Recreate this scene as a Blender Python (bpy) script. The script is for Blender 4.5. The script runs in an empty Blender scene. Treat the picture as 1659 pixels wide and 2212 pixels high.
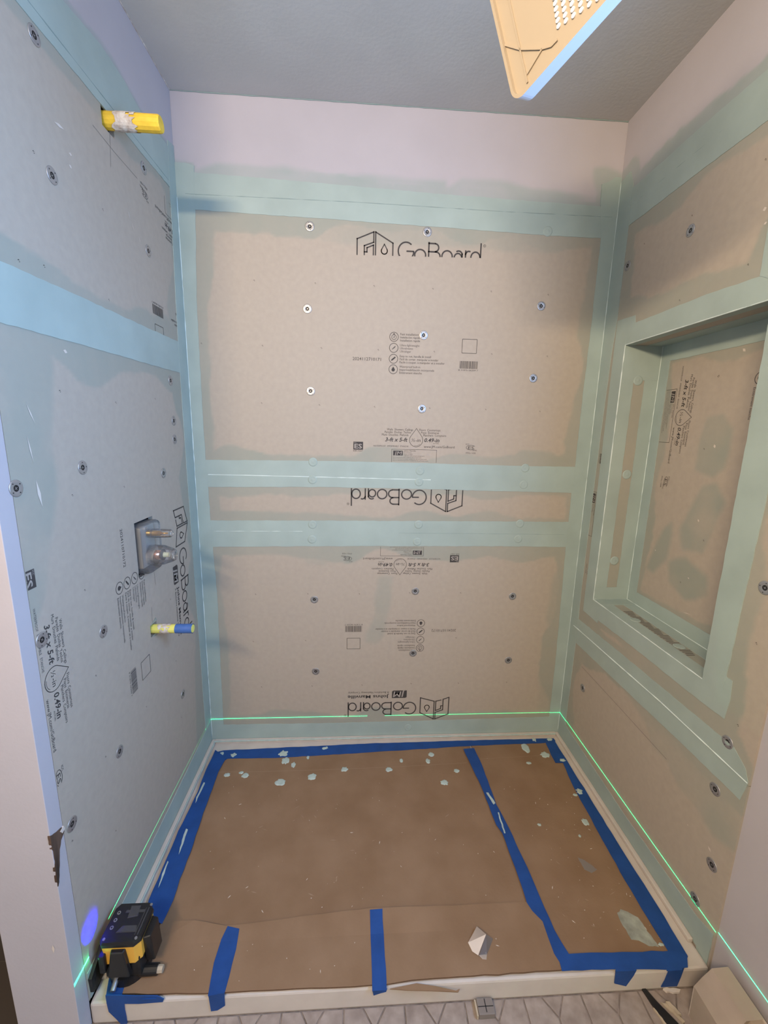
import bpy, bmesh, math, random
import numpy as np
from mathutils import Vector, Matrix, geometry
random.seed(7)
S = bpy.context.scene
C = S.collection

# ------------------------------------------------------------------ camera
CAM = np.array([0.6189, -1.6218, 1.333]); PITCH, ROLL, YAW, FPX = -0.1949, 0.0223, -0.0621, 906.58
_cz, _sz, _c, _s = math.cos(YAW), math.sin(YAW), math.cos(PITCH), math.sin(PITCH)
FWD = np.array([-_sz*_c, _cz*_c, _s]); _R = np.array([_cz, _sz, 0]); _U = np.cross(_R, FWD)
RGT = math.cos(ROLL)*_R + math.sin(ROLL)*_U; UPV = -math.sin(ROLL)*_R + math.cos(ROLL)*_U
cd = bpy.data.cameras.new('camera'); cam = bpy.data.objects.new('camera', cd); C.objects.link(cam)
cd.sensor_fit = 'HORIZONTAL'; cd.sensor_width = 36; cd.lens = 36*FPX/1659; cd.clip_start = 0.01
cam.matrix_world = Matrix(((RGT[0], UPV[0], -FWD[0], CAM[0]), (RGT[1], UPV[1], -FWD[1], CAM[1]), (RGT[2], UPV[2], -FWD[2], CAM[2]), (0, 0, 0, 1)))
S.camera = cam
S.view_settings.view_transform = 'Standard'; S.view_settings.look = 'None'
S.view_settings.gamma = 1; S.view_settings.use_curve_mapping = False
S.view_settings.exposure = 0.0

# ------------------------------------------------------------------ light
w = bpy.data.worlds.new('room_ambience'); S.world = w; w.use_nodes = True
w.node_tree.nodes['Background'].inputs[0].default_value = (1.0, 0.94, 0.88, 1)
w.node_tree.nodes['Background'].inputs[1].default_value = 0.58
def area(name, loc, aim, sx, sy, power, col):
    l = bpy.data.lights.new(name, 'AREA'); l.shape = 'RECTANGLE'; l.size = sx; l.size_y = sy
    l.energy = power; l.color = col
    o = bpy.data.objects.new(name, l); C.objects.link(o); o.location = loc
    o.rotation_euler = (Vector(aim)-Vector(loc)).to_track_quat('-Z', 'Y').to_euler()
    return o
# assumed warm vanity bar on the left behind the camera (placed from the pipe shadows) and assumed daylight window in the right wall
area('assumed_vanity_bar', (0.0, -2.28, 2.04), (0.78, -1.50, 1.98), 0.72, 0.08, 51, (1.0, 0.775, 0.53))
area('assumed_window_daylight', (1.60, -1.45, 1.62), (0.0, -1.38, 1.62), 0.56, 0.90, 52, (0.28, 0.54, 1.0))

# ------------------------------------------------------------------ measuring helpers: pixel of the photo -> point on a known plane
W = 1.53; H = 2.387; YE = -0.84; YW = -0.876; FZ = -0.066; ND = 0.135
NA0, NA1, NB0, NB1 = 0.145, 0.672, 0.705, 1.635     # niche opening on right wall (a = -y, b = z)
class Frame:
    def __init__(s, O, A, B, N): s.O, s.A, s.B, s.N = [np.array(q, float) for q in (O, A, B, N)]
    def pix(s, u, v, h=0.0):
        d = FWD + RGT*(u-829.5)/FPX - UPV*(v-1106)/FPX
        t = (h - (CAM-s.O)@s.N)/(d@s.N); P = CAM + d*t - s.O
        return (float(P@s.A), float(P@s.B))
    def pos(s, a, b, h=0.0):
        return Vector(s.O + s.A*a + s.B*b + s.N*h)
    def poly(s, *uv, h=0.0): return [s.pix(u, v, h) for u, v in uv]
BK = Frame((0, 0, 0), (1, 0, 0), (0, 0, 1), (0, -1, 0))
LF = Frame((0, 0, 0), (0, 1, 0), (0, 0, 1), (1, 0, 0))
RT = Frame((W, 0, 0), (0, -1, 0), (0, 0, 1), (-1, 0, 0))
NI = Frame((W+ND, 0, 0), (0, -1, 0), (0, 0, 1), (-1, 0, 0))
FL = Frame((0, 0, 0), (1, 0, 0), (0, 1, 0), (0, 0, 1))
NF = Frame((0, -NA0, 0), (1, 0, 0), (0, 0, 1), (0, -1, 0))      # niche far cheek
NB = Frame((0, 0, NB0), (1, 0, 0), (0, 1, 0), (0, 0, 1))        # niche sill
NT = Frame((0, 0, NB1), (1, 0, 0), (0, -1, 0), (0, 0, -1))      # niche head
NN = Frame((0, -NA1, 0), (-1, 0, 0), (0, 0, 1), (0, 1, 0))      # niche near cheek
BF = Frame((0, -0.8462, 0), (1, 0, 0), (0, 0, 1), (0, -1, 0))    # front of shower base
GF = Frame((0, 0, FZ), (1, 0, 0), (0, 1, 0), (0, 0, 1))

# ------------------------------------------------------------------ materials
def mat(name, col, rough=0.7, metal=0.0, noise=0.0, nscale=30.0, bump=0.0, bscale=200.0, film=None, spec=0.3, col2=None, detail=4, stretch=None):
    m = bpy.data.materials.new(name); m.use_nodes = True; nt = m.node_tree; n = nt.nodes; L = nt.links
    b = n['Principled BSDF']; b.inputs['Roughness'].default_value = rough; b.inputs['Metallic'].default_value = metal
    b.inputs['Specular IOR Level'].default_value = spec
    tc = n.new('ShaderNodeTexCoord'); vec = tc.outputs['Object']
    if stretch:
        mp = n.new('ShaderNodeMapping'); mp.inputs['Scale'].default_value = stretch; L.new(vec, mp.inputs[0]); vec = mp.outputs[0]
    c = (*col, 1); b.inputs['Base Color'].default_value = c; out = None
    if noise > 0 or col2:
        tx = n.new('ShaderNodeTexNoise'); tx.inputs['Scale'].default_value = nscale; tx.inputs['Detail'].default_value = detail
        L.new(vec, tx.inputs['Vector'])
        mr = n.new('ShaderNodeMapRange'); mr.inputs[1].default_value = 0.3; mr.inputs[2].default_value = 0.7; L.new(tx.outputs[0], mr.inputs[0])
        mx = n.new('ShaderNodeMix'); mx.data_type = 'RGBA'; L.new(mr.outputs[0], mx.inputs[0])
        k = noise
        mx.inputs[6].default_value = c if col2 else (*[q*(1-k) for q in col], 1)
        mx.inputs[7].default_value = (*col2, 1) if col2 else (*[min(1, q*(1+k)) for q in col], 1)
        out = mx.outputs[2]
    if film:
        at = n.new('ShaderNodeAttribute'); at.attribute_name = 'film'
        tn = n.new('ShaderNodeTexNoise'); tn.inputs['Scale'].default_value = 14; tn.inputs['Detail'].default_value = 5; L.new(vec, tn.inputs['Vector'])
        mm = n.new('ShaderNodeMapRange'); mm.inputs[1].default_value = .25; mm.inputs[2].default_value = .75; mm.inputs[3].default_value = .7; mm.inputs[4].default_value = 1.0
        L.new(tn.outputs[0], mm.inputs[0])
        mu = n.new('ShaderNodeMath'); mu.operation = 'MULTIPLY'; L.new(at.outputs['Fac'], mu.inputs[0]); L.new(mm.outputs[0], mu.inputs[1])
        fx = n.new('ShaderNodeMix'); fx.data_type = 'RGBA'; L.new(mu.outputs[0], fx.inputs[0])
        if out: L.new(out, fx.inputs[6])
        else: fx.inputs[6].default_value = c
        fx.inputs[7].default_value = (*film, 1); out = fx.outputs[2]
    if out: L.new(out, b.inputs['Base Color'])
    if bump > 0:
        bn = n.new('ShaderNodeTexNoise'); bn.inputs['Scale'].default_value = bscale; bn.inputs['Detail'].default_value = 3; L.new(vec, bn.inputs['Vector'])
        bp = n.new('ShaderNodeBump'); bp.inputs['Strength'].default_value = bump; bp.inputs['Distance'].default_value = 0.002
        L.new(bn.outputs[0], bp.inputs['Height']); L.new(bp.outputs[0], b.inputs['Normal'])
    return m
M = {}
M['board'] = mat('backer_board_face', (0.415, 0.357, 0.292), 0.62, noise=0.035, nscale=55, bump=0.05, bscale=350, film=(0.300, 0.316, 0.266))
M['drywall'] = mat('primed_drywall', (0.45, 0.42, 0.44), 0.8, noise=0.03, nscale=6, bump=0.12, bscale=120, film=(0.30, 0.36, 0.33))
M['ceiling'] = mat('grey_ceiling_paint', (0.50, 0.49, 0.47), 0.85, noise=0.05, nscale=4, bump=0.25, bscale=90)
M['band'] = mat('aqua_sealant', (0.345, 0.420, 0.388), 0.5, noise=0.07, nscale=9, bump=0.12, bscale=60, detail=7)
M['bead'] = mat('highlit_sealant_ridge', (0.66, 0.75, 0.72), 0.35, noise=0.05)  # paler than the bands: paints the white highlight along corners and seams
M['seam'] = mat('seam_shadow_and_crack', (0.25, 0.32, 0.30), 0.8)  # dark tone paints the shadow line at board seams; also colours the ceiling crack
M['ink'] = mat('black_print_ink', (0.055, 0.048, 0.045), 0.7)
M['inkthin'] = mat('faded_print_ink', (0.11, 0.098, 0.09), 0.7)
M['paper'] = mat('print_knockout', (0.36, 0.32, 0.28), 0.7)
M['steel'] = mat('zinc_washer', (0.42, 0.42, 0.43), 0.42, metal=0.75)
M['dark'] = mat('dark_recess', (0.015, 0.014, 0.014), 0.6)
M['stud'] = mat('dim_wall_cavity', (0.10, 0.075, 0.055), 0.9, noise=0.3, nscale=12)
M['cardboard'] = mat('brown_cardboard', (0.215, 0.128, 0.070), 0.85, bump=0.2, bscale=160, col2=(0.262, 0.165, 0.098), nscale=7, detail=10)
M['cardedge'] = mat('cardboard_edge', (0.14, 0.08, 0.045), 0.9)
M['crease'] = mat('pale_crease', (0.30, 0.205, 0.135), 0.9)
M['tape'] = mat('blue_masking_tape', (0.013, 0.060, 0.23), 0.55, noise=0.12, nscale=20, bump=0.3, bscale=90)
M['base'] = mat('white_acrylic_base', (0.57, 0.505, 0.445), 0.35, noise=0.06, nscale=15)
M['plaster'] = mat('white_plaster_smear', (0.70, 0.66, 0.60), 0.9, col2=(0.42, 0.33, 0.27), nscale=90, bump=0.5, bscale=300)
M['yellow'] = mat('yellow_foam_pipe', (0.78, 0.52, 0.05), 0.55, noise=0.12, nscale=50, bump=0.2, bscale=120)
M['lemon'] = mat('pale_yellow_pipe', (0.72, 0.68, 0.16), 0.5, noise=0.08)
M['bluewrap'] = mat('blue_pipe_wrap', (0.055, 0.13, 0.36), 0.5, noise=0.1, nscale=60)
M['black'] = mat('black_plastic', (0.012, 0.012, 0.013), 0.32, spec=0.5)
M['rubber'] = mat('black_rubber', (0.018, 0.017, 0.017), 0.5, noise=.3, nscale=80)
M['relief'] = mat('lighter_black_plastic', (0.05, 0.05, 0.052), 0.3, spec=.6)  # lighter than the cover's black so the raised parts stand out
M['toolyellow'] = mat('amber_tool_plastic', (0.74, 0.40, 0.06), 0.42)
M['cream'] = mat('cream_plastic', (0.435, 0.365, 0.275), 0.45)
M['rimwhite'] = mat('white_plastic_blue_cast', (0.56, 0.55, 0.58), 0.4)  # blue cast of the daylight on the rim is put into its colour
M['slotlit'] = mat('light_through_slot', (0.85, 0.85, 0.88), 0.15)  # white paints the light shining through the cover's openings
M['brass'] = mat('brass', (0.72, 0.45, 0.14), 0.3, metal=0.9)
M['copper'] = mat('copper', (0.80, 0.42, 0.27), 0.25, metal=0.9)
M['pale'] = mat('pale_green_plastic', (0.62, 0.66, 0.42), 0.5)
M['grey'] = mat('grey_metal', (0.35, 0.35, 0.36), 0.35, metal=0.7)
M['castgrey'] = mat('pale_cast_metal', (0.50, 0.49, 0.47), 0.4, metal=0.3)
M['metalwhite'] = mat('cream_enamel_metal', (0.66, 0.56, 0.47), 0.5, noise=0.05, nscale=20)
M['tile'] = mat('stone_print_vinyl', (0.37, 0.305, 0.26), 0.6, col2=(0.235, 0.185, 0.155), nscale=30, detail=8)
M['grout'] = mat('dirty_grout', (0.24, 0.195, 0.165), 0.9, noise=0.3, nscale=60)
M['wood'] = mat('torn_brown_paper', (0.10, 0.06, 0.04), 0.9, noise=0.6, nscale=40, bump=0.8, bscale=120, stretch=(1, 1, .15))
M['darkwall'] = mat('dark_brown_grey', (0.07, 0.055, 0.045), 0.8)  # dark brown-grey for the wall and floor beyond the wing
M['blob'] = mat('dried_sealant_blob', (0.42, 0.50, 0.46), 0.4, noise=0.1, nscale=60)
M['smear'] = mat('thin_sealant_smear', (0.30, 0.31, 0.26), 0.7, noise=0.25, nscale=40, detail=8)
M['dust'] = mat('white_plaster_dust', (0.62, 0.55, 0.48), 0.9)
M['straw'] = mat('pale_splinter', (0.46, 0.38, 0.28), 0.9, noise=.2)
M['taupe'] = mat('taupe_plastic', (0.21, 0.18, 0.16), 0.5)
M['pencil'] = mat('pencil_line', (0.15, 0.14, 0.13), 0.8)
def clear(name, tint, gloss):
    m = bpy.data.materials.new(name); m.use_nodes = True; nt = m.node_tree; n = nt.nodes; n.clear()
    o = n.new('ShaderNodeOutputMaterial'); t = n.new('ShaderNodeBsdfTransparent'); t.inputs[0].default_value = (*tint, 1)
    g = n.new('ShaderNodeBsdfGlossy'); g.inputs['Roughness'].default_value = 0.15; g.inputs[0].default_value = (.9, .92, .95, 1)
    d = n.new('ShaderNodeBsdfDiffuse'); d.inputs[0].default_value = (.6, .62, .65, 1)
    lw = n.new('ShaderNodeLayerWeight'); lw.inputs[0].default_value = gloss
    m1 = n.new('ShaderNodeMixShader'); m2 = n.new('ShaderNodeMixShader'); m2.inputs[0].default_value = 0.12
    nt.links.new(lw.outputs['Fresnel'], m1.inputs[0]); nt.links.new(t.outputs[0], m1.inputs[1]); nt.links.new(g.outputs[0], m1.inputs[2])
    nt.links.new(m1.outputs[0], m2.inputs[1]); nt.links.new(d.outputs[0], m2.inputs[2]); nt.links.new(m2.outputs[0], o.inputs[0])
    return m
M['clear'] = clear('clear_plastic', (0.86, 0.87, 0.89), 0.35)
M['film'] = clear('milky_film', (0.75, 0.73, 0.70), 0.12)

# ------------------------------------------------------------------ object helpers
def tag(o, label=None, cat=None, group=None, kind=None):
    if label: o['label'] = label
    if cat: o['category'] = cat
    if group: o['group'] = group
    if kind: o['kind'] = kind
    return o
def obj(name, bm, m, parent=None, smooth=False, recalc=True):
    me = bpy.data.meshes.new(name)
    if recalc: bmesh.ops.recalc_face_normals(bm, faces=bm.faces)
    bm.to_mesh(me); bm.free()
    for q in (m if isinstance(m, (list, tuple)) else [m]): me.materials.append(M[q])
    if smooth:
        for p in me.polygons: p.use_smooth = True
    o = bpy.data.objects.new(name, me); C.objects.link(o)
    if parent: o.parent = parent; o.matrix_parent_inverse = parent.matrix_world.inverted()
    return o
def empty(name, loc=(0, 0, 0), rz=0.0):
    o = bpy.data.objects.new(name, None); C.objects.link(o); o.empty_display_size = .05
    o.location = loc; o.rotation_euler = (0, 0, rz)
    o.matrix_world = Matrix.Translation(loc) @ Matrix.Rotation(rz, 4, 'Z')
    return o
def nbm(): return bmesh.new()
def box(bm, x0, x1, y0, y1, z0, z1, bev=0.0, mi=0):
    vs = [bm.verts.new(p) for p in ((x0, y0, z0), (x1, y0, z0), (x1, y1, z0), (x0, y1, z0), (x0, y0, z1), (x1, y0, z1), (x1, y1, z1), (x0, y1, z1))]
    fs = [bm.faces.new([vs[i] for i in f]) for f in ((3, 2, 1, 0), (4, 5, 6, 7), (0, 1, 5, 4), (1, 2, 6, 5), (2, 3, 7, 6), (3, 0, 4, 7))]
    for f in fs: f.material_index = mi
    if bev > 0:
        es = list({e for f in fs for e in f.edges}); bmesh.ops.bevel(bm, geom=es, offset=bev, segments=2, affect='EDGES', profile=.6)
    return vs
def jag(pts, step=0.02, amp=0.0008, rnd=None):
    r = rnd or random; out = []
    for i, p in enumerate(pts):
        q = pts[(i+1) % len(pts)]; d = math.hypot(q[0]-p[0], q[1]-p[1]); k = max(1, int(d/step))
        for j in range(k):
            t = j/k; x = p[0]+(q[0]-p[0])*t; y = p[1]+(q[1]-p[1])*t
            if j: x += r.uniform(-amp, amp); y += r.uniform(-amp, amp)
            out.append((x, y))
    return out
def prism(bm, fr, pts, h0, h1, mi=0):
    top = [bm.verts.new(fr.pos(a, b, h1)) for a, b in pts]; bot = [bm.verts.new(fr.pos(a, b, h0)) for a, b in pts]
    n = len(pts)
    res = geometry.delaunay_2d_cdt([Vector(p) for p in pts], [], [list(range(n))], 1, 1e-7)
    ov, of, orig = res[0], res[2], res[3]
    vm = [top[o_[0]] if o_ else bm.verts.new(fr.pos(q[0], q[1], h1)) for q, o_ in zip(ov, orig)]
    for t_ in of:
        if len(set(t_)) == len(t_):
            try: bm.faces.new([vm[i] for i in t_]).material_index = mi
            except ValueError: pass
    for i in range(n):
        g = bm.faces.new((top[i], bot[i], bot[(i+1) % n], top[(i+1) % n])); g.material_index = mi
def tube(bm, p0, p1, r0, r1=None, seg=20, caps=True, mi=0, rings=1, wob=0.0):
    r1 = r0 if r1 is None else r1; p0 = Vector(p0); p1 = Vector(p1); d = (p1-p0).normalized()
    u = d.orthogonal().normalized(); v = d.cross(u); R = []
    for k in range(rings+1):
        t = k/rings; c = p0.lerp(p1, t); r = r0+(r1-r0)*t
        R.append([bm.verts.new(c+(u*math.cos(2*math.pi*i/seg)+v*math.sin(2*math.pi*i/seg))*(r*(1+random.uniform(-wob, wob)))) for i in range(seg)])
    for k in range(rings):
        for i in range(seg):
            f = bm.faces.new((R[k][i], R[k][(i+1) % seg], R[k+1][(i+1) % seg], R[k+1][i])); f.material_index = mi
    if caps:
        for q in (R[0][::-1], R[-1]): bm.faces.new(q).material_index = mi
    return R
def noise2(x, y, seed=0):
    xi = np.floor(x).astype(int); yi = np.floor(y).astype(int); fx = x-xi; fy = y-yi
    def h(a, b):
        q = np.sin(a*127.1+b*311.7+seed*74.7)*43758.5453; return q-np.floor(q)
    sx = fx*fx*(3-2*fx); sy = fy*fy*(3-2*fy)
    return (h(xi, yi)*(1-sx)+h(xi+1, yi)*sx)*(1-sy)+(h(xi, yi+1)*(1-sx)+h(xi+1, yi+1)*sx)*sy
def polydist(A, Bv, polys):
    D = np.full(A.shape, 9.0)
    for P in polys:
        ins = np.zeros(A.shape, bool); d = np.full(A.shape, 9.0); n = len(P)
        for i in range(n):
            (x0, y0), (x1, y1) = P[i], P[(i+1) % n]
            L2 = (x1-x0)**2+(y1-y0)**2+1e-12
            t = np.clip(((A-x0)*(x1-x0)+(Bv-y0)*(y1-y0))/L2, 0, 1)
            d = np.minimum(d, np.hypot(A-x0-t*(x1-x0), Bv-y0-t*(y1-y0)))
            c = (y0 > Bv) != (y1 > Bv)
            xs = x0+(Bv-y0)*(x1-x0)/((y1-y0) if y1 != y0 else 1e-12)
            ins ^= c & (A < xs)
        d[ins] = 0; D = np.minimum(D, d)
    return D
def sheet(name, parent, fr, a0, a1, b0, b1, m, holes=(), near=(), patch=(), thick=0.0125, h=0.0, step=0.007, wid=(0.006, 0.05), seed=1, nfreq=7.0, pk=0.75):
    """a flat panel with thickness, optional rectangular cut-outs and a 'film' stain value per vertex"""
    def ticks(lo, hi, cuts):
        k = sorted({lo, hi, *[c for c in cuts if lo < c < hi]}); out = []
        for p, q in zip(k[:-1], k[1:]):
            n = max(1, int(round((q-p)/step))); out += [p+(q-p)*i/n for i in range(n)]
        return np.array(out+[hi])
    As = ticks(a0, a1, [x for q in holes for x in q[:2]]); Bs = ticks(b0, b1, [x for q in holes for x in q[2:]])
    AA, BB = np.meshgrid(As, Bs, indexing='ij'); na, nb = len(As), len(Bs)
    wv = wid[0]+wid[1]*np.clip(noise2(AA*nfreq+3*seed, BB*nfreq, seed)*1.5-.25, 0, 1)+0.010*noise2(AA*40, BB*40, seed+5)
    F = np.zeros(AA.shape)
    if near:
        D = polydist(AA, BB, near); F = np.clip((wv+.004-D)/.008, 0, 1)*(0.55+0.45*noise2(AA*5, BB*5, seed+9))
    if patch:
        D = polydist(AA, BB, patch); F = np.maximum(F, np.clip((.006+.020*noise2(AA*14, BB*14, seed+3)-D)/.018, 0, 1)*pk)
    P = (fr.O[None, None]+AA[..., None]*fr.A+BB[..., None]*fr.B+h*fr.N).reshape(-1, 3)
    Pb = P-thick*fr.N
    keep = np.ones((na-1, nb-1), bool); ca = (As[1:]+As[:-1])/2; cb = (Bs[1:]+Bs[:-1])/2
    for x0, x1, y0, y1 in holes:
        keep[np.ix_((ca > x0) & (ca < x1), (cb > y0) & (cb < y1))] = False
    idx = lambda i, j: i*nb+j
    I, J = np.nonzero(keep); flip = np.dot(np.cross(fr.A, fr.B), fr.N) < 0
    q = np.stack([idx(I, J), idx(I+1, J), idx(I+1, J+1), idx(I, J+1)], 1)
    if flip: q = q[:, ::-1]
    faces = q.tolist(); N0 = na*nb; side = []
    kp = np.pad(keep, 1)
    for i, j in zip(I.tolist(), J.tolist()):
        if not kp[i, j+1]: side.append((idx(i, j), idx(i, j+1)))
        if not kp[i+2, j+1]: side.append((idx(i+1, j+1), idx(i+1, j)))
        if not kp[i+1, j]: side.append((idx(i+1, j), idx(i, j)))
        if not kp[i+1, j+2]: side.append((idx(i, j+1), idx(i+1, j+1)))
    faces += [((e[0], e[1], e[1]+N0, e[0]+N0) if not flip else (e[1], e[0], e[0]+N0, e[1]+N0)) for e in side]
    me = bpy.data.meshes.new(name); me.from_pydata(np.concatenate([P, Pb]).tolist(), [], faces)
    at = me.attributes.new('film', 'FLOAT', 'POINT'); at.data.foreach_set('value', np.concatenate([F.ravel(), F.ravel()*0]).astype(np.float32))
    # drop loose back vertices
    bm = bmesh.new(); bm.from_mesh(me); bmesh.ops.delete(bm, geom=[v for v in bm.verts if not v.link_faces], context='VERTS'); bm.to_mesh(me); bm.free()
    me.materials.append(M[m]); o = bpy.data.objects.new(name, me); C.objects.link(o)
    if parent: o.parent = parent
    return o
def slab(name, x0, x1, y0, y1, z0, z1, m, label, cat, kind='structure', parent=None):
    bm = nbm(); box(bm, x0, x1, y0, y1, z0, z1); o = obj(name, bm, m, parent)
    return tag(o, label, cat, kind=kind) if label else o

# ------------------------------------------------------------------ room shell
wall_back = slab('wall_back', -0.25, W+0.30, 0.0135, 0.12, FZ, H, 'stud', 'back wall of the shower recess behind the boards', 'wall')
wall_left = slab('wall_left', -0.125, -0.095, YE, 0.0, FZ, H, 'stud', 'left wall of the shower recess with the plumbing stubs', 'wall')
wall_right = slab('wall_right', W+ND+0.014, W+0.26, -0.86, 0.0, FZ, H, 'stud', 'right wall of the shower recess with the niche', 'wall')
ceiling = slab('ceiling', -1.2, W+0.3, -3.0, 0.12, H, H+0.05, 'ceiling', 'flat grey ceiling over the shower', 'ceiling')
floor = slab('floor', -1.2, W+0.3, -3.0, 0.12, FZ-0.04, FZ-0.0025, 'grout', 'dirty stone-patterned floor in front of the shower base', 'floor')
wall_front = slab('wall_front', -1.2, -0.125, -0.71, -0.60, FZ, H, 'darkwall', 'dark brown wall beyond the left wing wall', 'wall')

# ------------------------------------------------------------------ sealant bands (metres on each wall; a runs to the viewer's right)
V = lambda *p: list(p)
bands = {'BK': {}, 'LF': {}, 'RT': {}, 'NI': {}}
zt = 2.09
bands['BK']['corner_l'] = (V((0, 0)), BK.poly((422, 452), (425, 650), (434, 820), (444, 992), (449.8, 1052), (455, 1125), (460, 1180), (469.5, 1289), (478.6, 1478), (483, 1560)))
pl = [(0.0, 0.0), (0.052, 0.0)] + bands['BK']['corner_l'][1][::-1] + [BK.pix(419, 358), BK.pix(400, 352), (0.0, BK.pix(378, 351)[1])]
pr_in = BK.poly((1298, 513), (1276.5, 707), (1258, 860), (1242, 1007), (1234, 1064), (1228, 1127), (1222, 1181), (1212.5, 1288), (1198.5, 1439), (1186.5, 1546))
pr = [(W, 0.0), (W, BK.pix(1343, 384)[1]), BK.pix(1330, 383), BK.pix(1317, 392), BK.pix(1300, 398), BK.pix(1297, 440)] + pr_in + [(pr_in[-1][0], 0.0)]
BKB = {
    'corner_left': pl, 'corner_right': pr,
    'top': BK.poly((380, 370), (422, 373), (639, 391), (950, 419), (1164, 436), (1335, 449), (1332, 518), (1300, 515), (1183, 509), (950, 491), (838, 483), (675, 471), (538, 462), (422, 453), (386, 450)),
    'upper_seam': BK.poly((420, 993), (700, 995.5), (900, 1000), (1100, 1006), (1268, 1009), (1262, 1065), (1100, 1061.5), (900, 1056), (700, 1052), (424, 1052)),
    'lower_seam': BK.poly((428, 1124), (700, 1124.5), (1100, 1126.5), (1250, 1127.5), (1245, 1182), (1100, 1180), (800, 1179.5), (434, 1181)),
    'foot': [(0.0, 0.002), (0.0, BK.pix(483, 1565)[1]), BK.pix(701, 1562), BK.pix(900, 1557), BK.pix(1181, 1548), (W, BK.pix(1181, 1548)[1]), (W, 0.002)],
}
LFB = {
    'corner': [(0, 0.0)] + [(-0.063, 0.0), (-0.064, 0.37), (-0.069, 0.8), (-0.072, 1.2), (-0.073, 1.55), (-0.064, 1.8), (-0.056, 1.954), (-0.052, 2.09)] + [(-0.045, 2.22), (0, 2.23)],
    'top': [(-0.90, 2.062), (-0.676, 2.067), (-0.425, 2.073), (-0.02, 2.085), (-0.02, 2.205), (-0.10, 2.198), (-0.216, 2.186), (-0.30, 2.205), (-0.40, 2.208), (-0.537, 2.183), (-0.90, 2.18)],
    'seam': [(-0.839, 1.601), (-0.60, 1.605), (-0.3, 1.607), (-0.03, 1.610), (-0.03, 1.508), (-0.3, 1.505), (-0.627, 1.502), (-0.839, 1.498)],
    'foot': [(-0.836, 0.002), (-0.02, 0.002), (-0.02, 0.100), (-0.2, 0.092), (-0.425, 0.083), (-0.561, 0.077), (-0.836, 0.077)],
}
RTB = {
    'corner': [(0, 0.0), (0, 2.20), (0.05, 2.21), (0.075, 2.16), (0.078, 2.03), (0.077, 1.73), (0.067, 1.6), (0.059, 1.3), (0.055, 0.7), (0.060, 0.56), (0.056, 0.0)],
    'top': [(0.03, 2.031), (0.379, 2.034), (0.58, 2.033), (0.84, 2.033), (0.84, 2.147), (0.551, 2.147), (0.35, 2.150), (0.03, 2.145)],
    'seam': [(0.03, 0.583), (0.3, 0.590), (0.629, 0.596), (0.79, 0.598), (0.826, 0.572), (0.838, 0.545), (0.828, 0.488), (0.651, 0.488), (0.35, 0.482), (0.03, 0.477)],
    'foot': [(0.02, 0.002), (0.02, 0.088), (0.25, 0.078), (0.475, 0.070), (0.783, 0.079), (0.836, 0.094), (0.836, -0.03), (0.815, -0.06), (0.80, 0.002)],
}
NICHE_BAND = {
    'niche_head': [(0.082, NB1), (0.082, 1.727), (0.180, 1.722), (0.185, 1.697), (0.456, 1.700), (0.627, 1.694), (0.755, 1.694), (0.755, NB1)],
    'niche_far': [(0.082, 1.66), (NA0, 1.66), (NA0, NB0-0.02), (0.086, NB0-0.02), (0.084, 1.2)],
    'niche_sill': [(0.086, NB0), (0.086, 0.633), (0.19, 0.628), (0.192, 0.641), (0.458, 0.645), (0.62, 0.643), (0.752, 0.647), (0.757, 0.70), (0.753, 0.752), (NA1, 0.752), (NA1, NB0)],
    'niche_near': [(NA1, 0.72), (NA1, 1.67), (0.628, 1.695), (0.624, 1.90), (0.70, 1.90), (0.750, 1.69), (0.747, 1.213), (0.736, 0.749), (0.735, 0.72)],
}
NIB = {'top': [(NA0, NB1), (NA1, NB1), (NA1, NB1-0.055), (NA0, NB1-0.055)], 'far': [(NA0, NB0), (NA0+0.045, NB0), (NA0+0.045, NB1), (NA0, NB1)], 'sill': [(NA0, NB0), (NA1, NB0), (NA1, NB0+0.05), (NA0, NB0+0.05)]}
NIB['far'] = [(NA0, NB0), (NA0+.048, NB0), (NA0+.048, 1.1), (NA0+.045, NB1), (NA0, NB1)]

# ------------------------------------------------------------------ boards and upper drywall
bkn = list(BKB.values()); lfn = list(LFB.values()); rtn = list(RTB.values())+list(NICHE_BAND.values())
G = 0.0012
b_up = sheet('backer_board', wall_back, BK, 0, W, 1.162+G, zt, 'board', near=bkn, seed=1, pk=.5, patch=[BK.poly((660, 485), (760, 490), (1000, 500), (1180, 512), (1180, 545), (1000, 530), (840, 520), (700, 520))])
b_mid = sheet('backer_board', wall_back, BK, 0, W, 0.922+G, 1.162-G, 'board', near=bkn, seed=2, wid=(.004, .03))
b_low = sheet('backer_board', wall_back, BK, 0, W, 0.0, 0.922-G, 'board', near=bkn, seed=3, wid=(.004, .06), pk=.55,
              patch=[BK.poly((660, 1200), (700, 1200), (700, 1217), (665, 1217)), BK.poly((820, 1250), (845, 1250), (835, 1330), (815, 1390), (795, 1385), (815, 1320)), BK.poly((1240, 1200), (1200, 1240), (1170, 1470), (1165, 1540), (1185, 1540))])
d_bk = sheet('drywall_panel', wall_back, BK, -.01, W+.01, zt, H, 'drywall', h=-0.002, near=[BKB['top'], BKB['corner_left'], BKB['corner_right']], wid=(.0, .028), seed=4, nfreq=4,
             patch=[BK.poly((1292, 440), (1290, 368), (1312, 365), (1340, 380), (1335, 440)), BK.poly((430, 372), (470, 357), (560, 362), (700, 380), (960, 395), (960, 416), (700, 392)), BK.poly((960, 418), (1000, 390), (1080, 395), (1150, 415), (1290, 428), (1290, 440), (1150, 432))])
zl = 1.553
hv = (-0.452, -0.348, 0.903, 1.062)         # valve cut-out
l_up = sheet('backer_board', wall_left, LF, YE, 0, zl+G, zt-0.008, 'board', holes=[(-0.424, -0.372, 2.030, 2.0815)], near=lfn, seed=5, wid=(.004, .07))
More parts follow.
